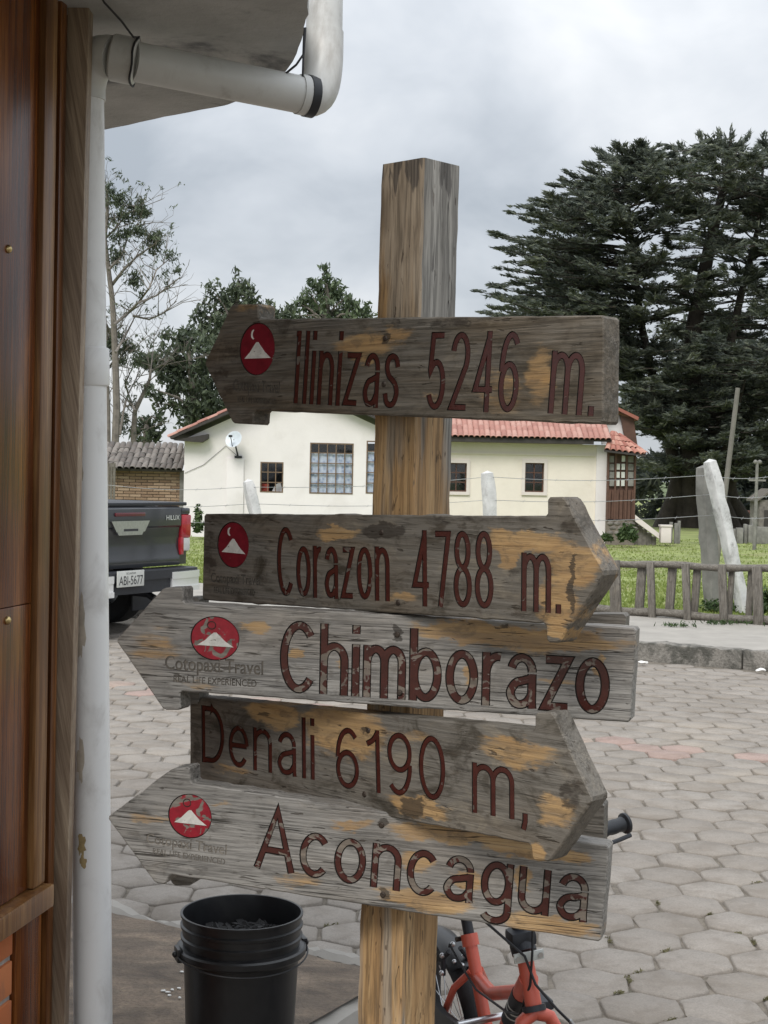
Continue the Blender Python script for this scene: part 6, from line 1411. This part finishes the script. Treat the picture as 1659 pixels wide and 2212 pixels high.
def eucs():
    rg = 'dense eucalyptus trees behind the house'
    A = [(430, 980, 60), (520, 1000, 90), (420, 1060, 80), (600, 1060, 110), (350, 1100, 60), (300, 1090, 45), (480, 1160, 110), (640, 1180, 110), (380, 1180, 80), (560, 1290, 110), (430, 1300, 80), (680, 1340, 110), (310, 1250, 50), (500, 1400, 90), (330, 1330, 45), (600, 1440, 90), (720, 1230, 90), (250, 1090, 40)]
    euc('eucalyptus_tree', 'wide dark eucalyptus spreading left behind the white gable', [Z6(560, 1700), Z6(550, 1400), Z6(520, 1150), Z6(500, 1000)], [(*Z6(x, y), r * .40) for x, y, r in A], 56, 1.0, mt['euc'], group=rg)
    Bq = [(770, 660, 45, 70), (770, 740, 80), (660, 740, 60), (850, 740, 65), (640, 810, 55), (720, 830, 90), (850, 830, 80), (540, 830, 45, 60), (560, 900, 70), (680, 920, 90), (800, 930, 110), (940, 830, 60), (1010, 840, 60), (1050, 850, 40), (920, 920, 90), (620, 980, 90), (1000, 920, 70)]
    euc('eucalyptus_tree', 'taller eucalyptus with pointed crown behind the left arrow of the top board', [Z6(740, 1700), Z6(750, 1300), Z6(760, 950), Z6(770, 720)], [(*Z6(q[0], q[1]), q[2] * .40, (q[3] if len(q) > 3 else q[2]) * .40) for q in Bq], 58, 1.0, mt['euc'], group=rg)
    Cq = [(1262, 610, 30, 60), (1260, 680, 60, 55), (1200, 680, 40), (1310, 700, 50), (1180, 740, 50), (1260, 760, 85), (1340, 770, 60), (1120, 790, 40), (1160, 830, 70), (1260, 850, 90), (1370, 840, 75), (1400, 790, 45), (1110, 850, 40), (1470, 830, 35, 60), (1490, 870, 40), (1430, 880, 50)]
    euc('eucalyptus_tree', 'brighter green eucalyptus peeking above the top board beside the post', [Z6(1270, 1700), Z6(1265, 1200), Z6(1262, 900), Z6(1260, 680)], [(*Z6(q[0], q[1]), q[2] * .40, (q[3] if len(q) > 3 else q[2]) * .40) for q in Cq], 60, 1.0, mt['euc2'], group=rg)
    Dq = [(260, 1430, 40), (230, 1470, 35), (300, 1460, 40), (350, 1420, 35), (270, 1510, 50), (330, 1500, 45), (230, 1540, 40), (300, 1550, 50)]
    euc('eucalyptus_tree', 'small dark eucalyptus sapling above the shed roof', [Z6(280, 1700), Z6(280, 1520), Z6(275, 1440)], [(*Z6(x, y), r * .40) for x, y, r in Dq], 54, .8, mt['euc'], group=rg, L=.24)
    # slender trees at the left with bare branches, sparse leaf tufts
    def slender(label, stems, tufts, Y, seed):
        r_ = random.Random(seed); base = P(*Z6(*stems[0][0]), Y); base.z = -.4; t = empty('slender_eucalyptus', base); tag(t, label, 'tree', 'slender eucalyptus trees at the left'); b = MB(); Cs = []; Ds = []; tips = []
        for si, (st) in enumerate(stems):
            pts = [P(*Z6(x, y), Y + (0 if si == 0 else r_.uniform(-1, 1))) for x, y in st[:-1]] if isinstance(st[-1], float) else [P(*Z6(x, y), Y) for x, y in st]
            if si == 0: pts[0].z = -.4
            r0 = st[-1] if isinstance(st[-1], float) else .1; tri_branch(b, pts, r0, r0 * .32, 7)
            for i in range(1, len(pts)):
                for _ in range(3 if r0 < .12 else 1):
                    p = pts[i - 1] + (pts[i] - pts[i - 1]) * r_.random(); d = (pts[i] - pts[i - 1]).normalized(); q = p + (d * .6 + Vector((r_.gauss(0, .6), r_.gauss(0, .6), r_.uniform(-.1, .6)))) * r_.uniform(.5, 1.5); m2 = (p + q) / 2 + Vector((r_.gauss(0, .08), 0, r_.gauss(0, .08)))
                    tri_branch(b, [p, m2, q], .018, .006, 4)
                    for _ in range(3):
                        w = q + Vector((r_.gauss(0, .3), r_.gauss(0, .3), r_.gauss(.1, .3))); tri_branch(b, [m2 + (q - m2) * r_.random(), (q + w) / 2, w], .008, .004, 3); tips.append(w)
        for (x, y, r, dn) in tufts:
            rr = r * .3958 / FPX * Y; c0 = P(*Z6(x, y), Y)
            for _ in range(max(2, int(r / 9))):
                q = c0 + Vector((r_.gauss(0, .5), r_.gauss(0, .5), r_.gauss(0, .34))) * rr; s_ = r_.uniform(.18, .34); C, D = clump_leaves(tuple(q), (s_, s_, s_ * .8), int(46 * dn)); Cs.append(C); Ds.append(D); tri_branch(b, [c0, q], .01, .005, 4)
        for w in tips:
            if r_.random() < .4: C, D = clump_leaves(tuple(w), (.14, .14, .12), 7); Cs.append(C); Ds.append(D)
        b.build('trunk', mt['bark'], t, smooth=50); leaves_obj('crown', np.concatenate(Cs), np.concatenate(Ds), .17, .042, mt['euc'], t)
    slender('tallest slender eucalyptus with bare forking branches beside the drain pipe', [[(90, 1700), (112, 1350), (105, 1100), (97, 900), (88, 760), (68, 600), (48, 430), (62, 280), (60, 180), .14],
            [(88, 680), (150, 600), (230, 520), (330, 455), .06], [(70, 600), (140, 520), (180, 400), (250, 330), .05], [(98, 900), (170, 840), (230, 780), (330, 740), (460, 640), .06], [(200, 850), (290, 870), (360, 840), (440, 770), .04], [(230, 780), (290, 700), (330, 600), (400, 540), .04], [(50, 430), (110, 370), (170, 290), (230, 250), .04], [(105, 1000), (60, 900), (20, 860), .04], [(108, 1050), (170, 940), (210, 860), .05], [(60, 280), (40, 200), (50, 150), .03]],
            [(60, 170, 40, 1.3), (130, 230, 60, 1.4), (200, 250, 60, 1.4), (270, 300, 50, 1.2), (100, 300, 50, 1.0), (180, 320, 50, .9), (240, 400, 60, 1.2), (310, 420, 45, 1.2), (300, 470, 45, 1.0), (150, 400, 50, .9), (110, 430, 40, .7), (120, 510, 45, 1.1), (130, 560, 35, .9), (190, 640, 40, 1.1), (220, 670, 30, .9), (380, 520, 35, .5), (440, 610, 40, .5), (260, 720, 35, .4), (420, 540, 30, .4), (360, 620, 30, .3)], 50, 21)
    slender('slender eucalyptus trunk with low dark leaf tufts close to the drain pipe', [[(72, 1700), (62, 1350), (55, 1150), (62, 1000), (50, 860), .12], [(62, 1000), (110, 930), (150, 900), .05], [(60, 1150), (120, 1060), (170, 1010), .04]],
            [(90, 1010, 50, 1.4), (150, 1020, 45, 1.3), (60, 1060, 40, 1.2), (110, 950, 40, .9), (130, 1100, 40, .8), (190, 1040, 30, .8), (60, 950, 30, .8), (230, 1100, 35, .9)], 51, 22)
    slender('leaning slender eucalyptus with pale bare twigs, furthest from the drain pipe', [[(200, 1700), (205, 1480), (212, 1370), (250, 1290), (292, 1200), (300, 1150), .12], [(300, 1150), (350, 1125), (430, 1085), .04], [(212, 1370), (180, 1290), (160, 1220), (200, 1130), .05], [(130, 1500), (150, 1370), (170, 1290), (240, 1150), .05], [(292, 1200), (310, 1050), (320, 930), .03]],
            [(260, 1080, 40, 1.0), (300, 1120, 40, .9), (180, 1330, 35, .7), (150, 1400, 40, .7), (240, 1230, 30, .5), (130, 1440, 40, .8), (170, 1480, 35, .8), (320, 1000, 25, .3)], 52, 23)
eucs()
Z7 = lambda x, y: (1019.6 + x * .3854, 259.2 + y * .3854)
def cypress():
    Y = 58.0; base = P(1500, 1150, Y); base.z = -.5; t = empty('cypress_tree', base); tag(t, 'huge dark cypress with layered spiky branches behind the house', 'tree')
    b = MB(); px = FPX / Y
    axis = [base, P(1496, 1000, Y), P(1490, 850, Y), P(1500, 700, Y), P(1535, 520, Y), P(1570, 380, Y), P(1580, 290, Y)]
    tri_branch(b, axis, .6, .05, 12)
    stems = [axis, [base + Vector((.5, .3, 0)), P(1530, 1000, Y), P(1560, 820, Y), P(1600, 640, Y), P(1640, 480, Y), P(1650, 330, Y)], [base + Vector((-.5, 0, 0)), P(1460, 1010, Y), P(1420, 860, Y), P(1385, 700, Y), P(1365, 520, Y), P(1350, 350, Y)], [base + Vector((1, .8, 0)), P(1590, 1000, Y), P(1660, 800, Y), P(1740, 620, Y), P(1760, 450, Y)], [base + Vector((.9, -.3, 0)), P(1545, 1040, Y - 1), P(1580, 930, Y - 2), P(1610, 820, Y - 3)]]
    for s in stems[1:]: tri_branch(b, s, .30, .04, 10)
    for dx, yy in ((-.9, 0), (.3, -.6), (1.1, .2), (1.6, .5)): tri_branch(b, [base + Vector((dx * 1.5, yy, -.1)), base + Vector((dx, yy, 1.2)), base + Vector((dx * .7, yy * .5, 2.8))], .4, .2, 9)
    Cs = []; Ds = []; Ls = []
    def sample(st, f):
        k = f * (len(st) - 1); i = min(int(k), len(st) - 2); return st[i] + (st[i + 1] - st[i]) * (k - i)
    def branch(a, tip, n=150, w=.55, thick=.05):
        d = tip - a; L = d.length; sag = Vector((0, 0, -.035 * L)); m1 = a + d * .35 + sag * .5 + Vector((0, 0, .02 * L)); m2 = a + d * .72 + sag
        pts = [a, m1, m2, tip]; b.tube(pts, [thick, thick * .8, thick * .5, .012], 5, cap=False)
        def at(tt): return ((1 - tt) ** 3)[:, None] * np.array(a) + (3 * tt * (1 - tt) ** 2)[:, None] * np.array(m1) + (3 * tt ** 2 * (1 - tt))[:, None] * np.array(m2) + (tt ** 3)[:, None] * np.array(tip)
        # sub sprays: each a little pointed plume leaving the branch
        ns = max(6, int(n / 13)); ts = .22 + .78 * rng.random(ns) ** .8; p0 = at(ts); dd = unit(at(np.minimum(ts + .05, 1.02)) - at(ts - .05))
        side = unit(np.cross(dd, np.array([0, 0, 1.]))); sgn = rng.choice([-1., 1.], ns)
        wid = w * (1.05 - ts) + .14
        out = unit(dd * (.75 + .4 * rng.random(ns))[:, None] + side * (sgn * (.25 + .8 * rng.random(ns)))[:, None] + np.array([0, 0, .14]) * (rng.random(ns) * 1.6 - .3)[:, None] + rng.normal(0, .12, (ns, 3)))
        ln = wid * (.7 + 1.1 * rng.random(ns))
        for k in range(ns):
            m = 23; q = rng.random(m) ** .8; c = p0[k] + out[k] * (ln[k] * q)[:, None] + rng.normal(0, .045 + .07 * ln[k] * (1 - q)[:, None], (m, 3)) * np.array([1, 1, .55])
            Cs.append(c); Ds.append(unit(out[k] + rng.normal(0, .36, (m, 3)) * np.array([1, 1, .6]) + np.array([0, 0, .04])))
        # the tip plume
        m = 14; q = rng.random(m); Cs.append(np.array(tip) + np.array(d.normalized()) * (q * .45 - .25)[:, None] + rng.normal(0, .05, (m, 3)) * (1 - q * .8)[:, None]); Ds.append(unit(np.array(d.normalized()) + np.array([0, 0, .12]) + rng.normal(0, .2, (m, 3))))
    tips = [(1450, 60, 0, .97), (1390, 70, 0, .95), (1550, 75, 0, .95), (1640, 170, 0, .85), (1280, 90, 0, .92), (1500, 120, 0, .9), (1130, 160, 0, .85), (1170, 145, 0, .85)]
    for x, y, si, f in tips: branch(sample(stems[0], f - .14), P(*Z7(x, y), Y + rnd.uniform(-1, 1)), 120, .5, .04)
    lt = [(830, 140, .93), (940, 130, .95), (870, 210, .9), (1060, 180, .95), (640, 255, .80), (760, 215, .85), (540, 300, .74), (430, 360, .70), (480, 440, .66), (500, 335, .72), (350, 470, .62), (205, 515, .58), (300, 560, .58), (105, 625, .50), (130, 650, .5), (265, 710, .46), (190, 740, .44), (220, 795, .42), (140, 830, .40), (190, 870, .38), (35, 960, .34), (110, 930, .36), (80, 1075, .28), (180, 1010, .30), (300, 1060, .28), (60, 1080, .27)]
    for x, y, f in lt:
        tp_ = P(*Z7(x, y), Y + rnd.uniform(-2, 2)); f = min(range(1, 60), key=lambda i: abs(sample(stems[2], i / 60).z - (tp_.z - .5))) / 60
        branch(sample(stems[2], f), tp_, 190, .7, .05)
        for _ in range(3): branch(sample(stems[2], f), P(*Z7(x + rnd.uniform(60, 260), y + rnd.uniform(-10, 70)), Y + rnd.uniform(-4, 3)), 150, .75, .04)
    LIMY = [280, 313, 357, 398, 457, 500, 580, 629, 675, 760, 850, 950, 1050, 1150]; LIMX = [1540, 1360, 1290, 1215, 1130, 1090, 1100, 1065, 1080, 1150, 1290, 1370, 1400, 1420]
    made = 0
    while made < 600:
        # pick where the tip should show, then the stem point it springs from
        y = 298 + 720 * rnd.random() ** 1.05; lx = float(np.interp(y, LIMY, LIMX)) + 45 * math.sin(y * .055) + 20 * math.sin(y * .15); x = rnd.uniform(lx, 1790)
        if y < 326 and abs(x - 1578) > 85: continue
        tip = P(x, y, Y + rnd.uniform(-5.5, 4.5)); st = min(stems[:4], key=lambda s_: min((Vector((q.x, q.y, 0)) - Vector((tip.x, tip.y, 0))).length for q in s_) + rnd.uniform(0, 2.5))
        f = min(range(1, 60), key=lambda i: abs(sample(st, i / 60).z - (tip.z - .35))) / 60
        a = sample(st, f)
        if (tip - a).length > 6.5: a = tip + (a - tip) * (6.0 / (tip - a).length)
        branch(a, tip, 190, .85, .035); made += 1
    made = 0
    while made < 190:
        y = 320 + 640 * rnd.random(); x = rnd.uniform(float(np.interp(y, LIMY, LIMX)) + 70, 1760)
        if y < 350 and x > 1640: continue
        a = P(x, y, Y + rnd.uniform(-4.5, 3.5)); az = rnd.uniform(0, 6.283); L = rnd.uniform(.9, 1.9)
        branch(a, a + Vector((math.cos(az) * L, math.sin(az) * L, L * rnd.uniform(-.08, .15))), 130, .6, .02); made += 1
    b.build('trunk', mt['darkbark'], t, smooth=50); leaves_obj('crown', np.concatenate(Cs), np.concatenate(Ds), .27, .052, mt['cyp'], t)
cypress()
def hedge(name, label, spots, Y, dens, m, L=.16, W=.06, group=None):
    Cs = []; Ds = []
    for x, y, r, ry in spots:
        c = P(x, y, Y + rnd.uniform(-.6, .6)); C, D = clump_leaves(tuple(c), (r / FPX * Y, r / FPX * Y * .8, ry / FPX * Y), int(dens * r * ry / 4), .0); Cs.append(C); Ds.append(D)
    o = leaves_obj(name, np.concatenate(Cs), np.concatenate(Ds), L, W, m); tag(o, label, 'shrub', group); return o
hedge('shrub', 'leafy green shrub in front of the porch base', [(1355, 1148, 18, 18), (1345, 1158, 14, 12), (1366, 1158, 14, 12)], 39.5, 3, mt['bush'])
hedge('shrub', 'low round shrub at the right corner of the cream wall', [(1308, 1160, 12, 9), (1316, 1163, 10, 8)], 39.5, 3, mt['bush'])
hedge('shrub', 'thin young plant against the white wall beside the truck', [(428, 1118, 8, 30), (424, 1135, 12, 14), (434, 1140, 10, 12)], 39.5, 2, mt['bush'])
hedge('shrub', 'overgrown green weeds at the foot of the leaning posts', [(1540, 1310, 30, 18), (1590, 1318, 34, 16), (1640, 1310, 30, 22), (1655, 1290, 20, 22)], 15.6, 1.6, mt['bush'], .06, .022)
def understory():
    Cs = []; Ds = []
    for k in range(70):
        x = rnd.uniform(1385, 1760); y = rnd.uniform(1010, 1140); r = rnd.uniform(25, 60); Yc = 66 + rnd.uniform(-2, 5); c = P(x, y, Yc)
        C, D = clump_leaves(tuple(c), (r / FPX * Yc, r / FPX * Yc, r * .8 / FPX * Yc), int(r * r * .16), 0.); Cs.append(C); Ds.append(D)
    for k in range(60):
        x = rnd.uniform(1345, 1780); y = rnd.uniform(700, 1010); r = rnd.uniform(30, 70); Yc = 67 + rnd.uniform(-2, 5); c = P(x, y, Yc)
        if x < 1400 and y < 850: continue
        C, D = clump_leaves(tuple(c), (r / FPX * Yc, r / FPX * Yc, r * .7 / FPX * Yc), int(r * r * .10), 0.); Cs.append(C); Ds.append(D)
    o = leaves_obj('dark_thicket', np.concatenate(Cs), np.concatenate(Ds), .42, .15, mt['cyp']); tag(o, 'dark thicket of far trees closing the view behind the cypress', 'thicket', kind='stuff')
understory()
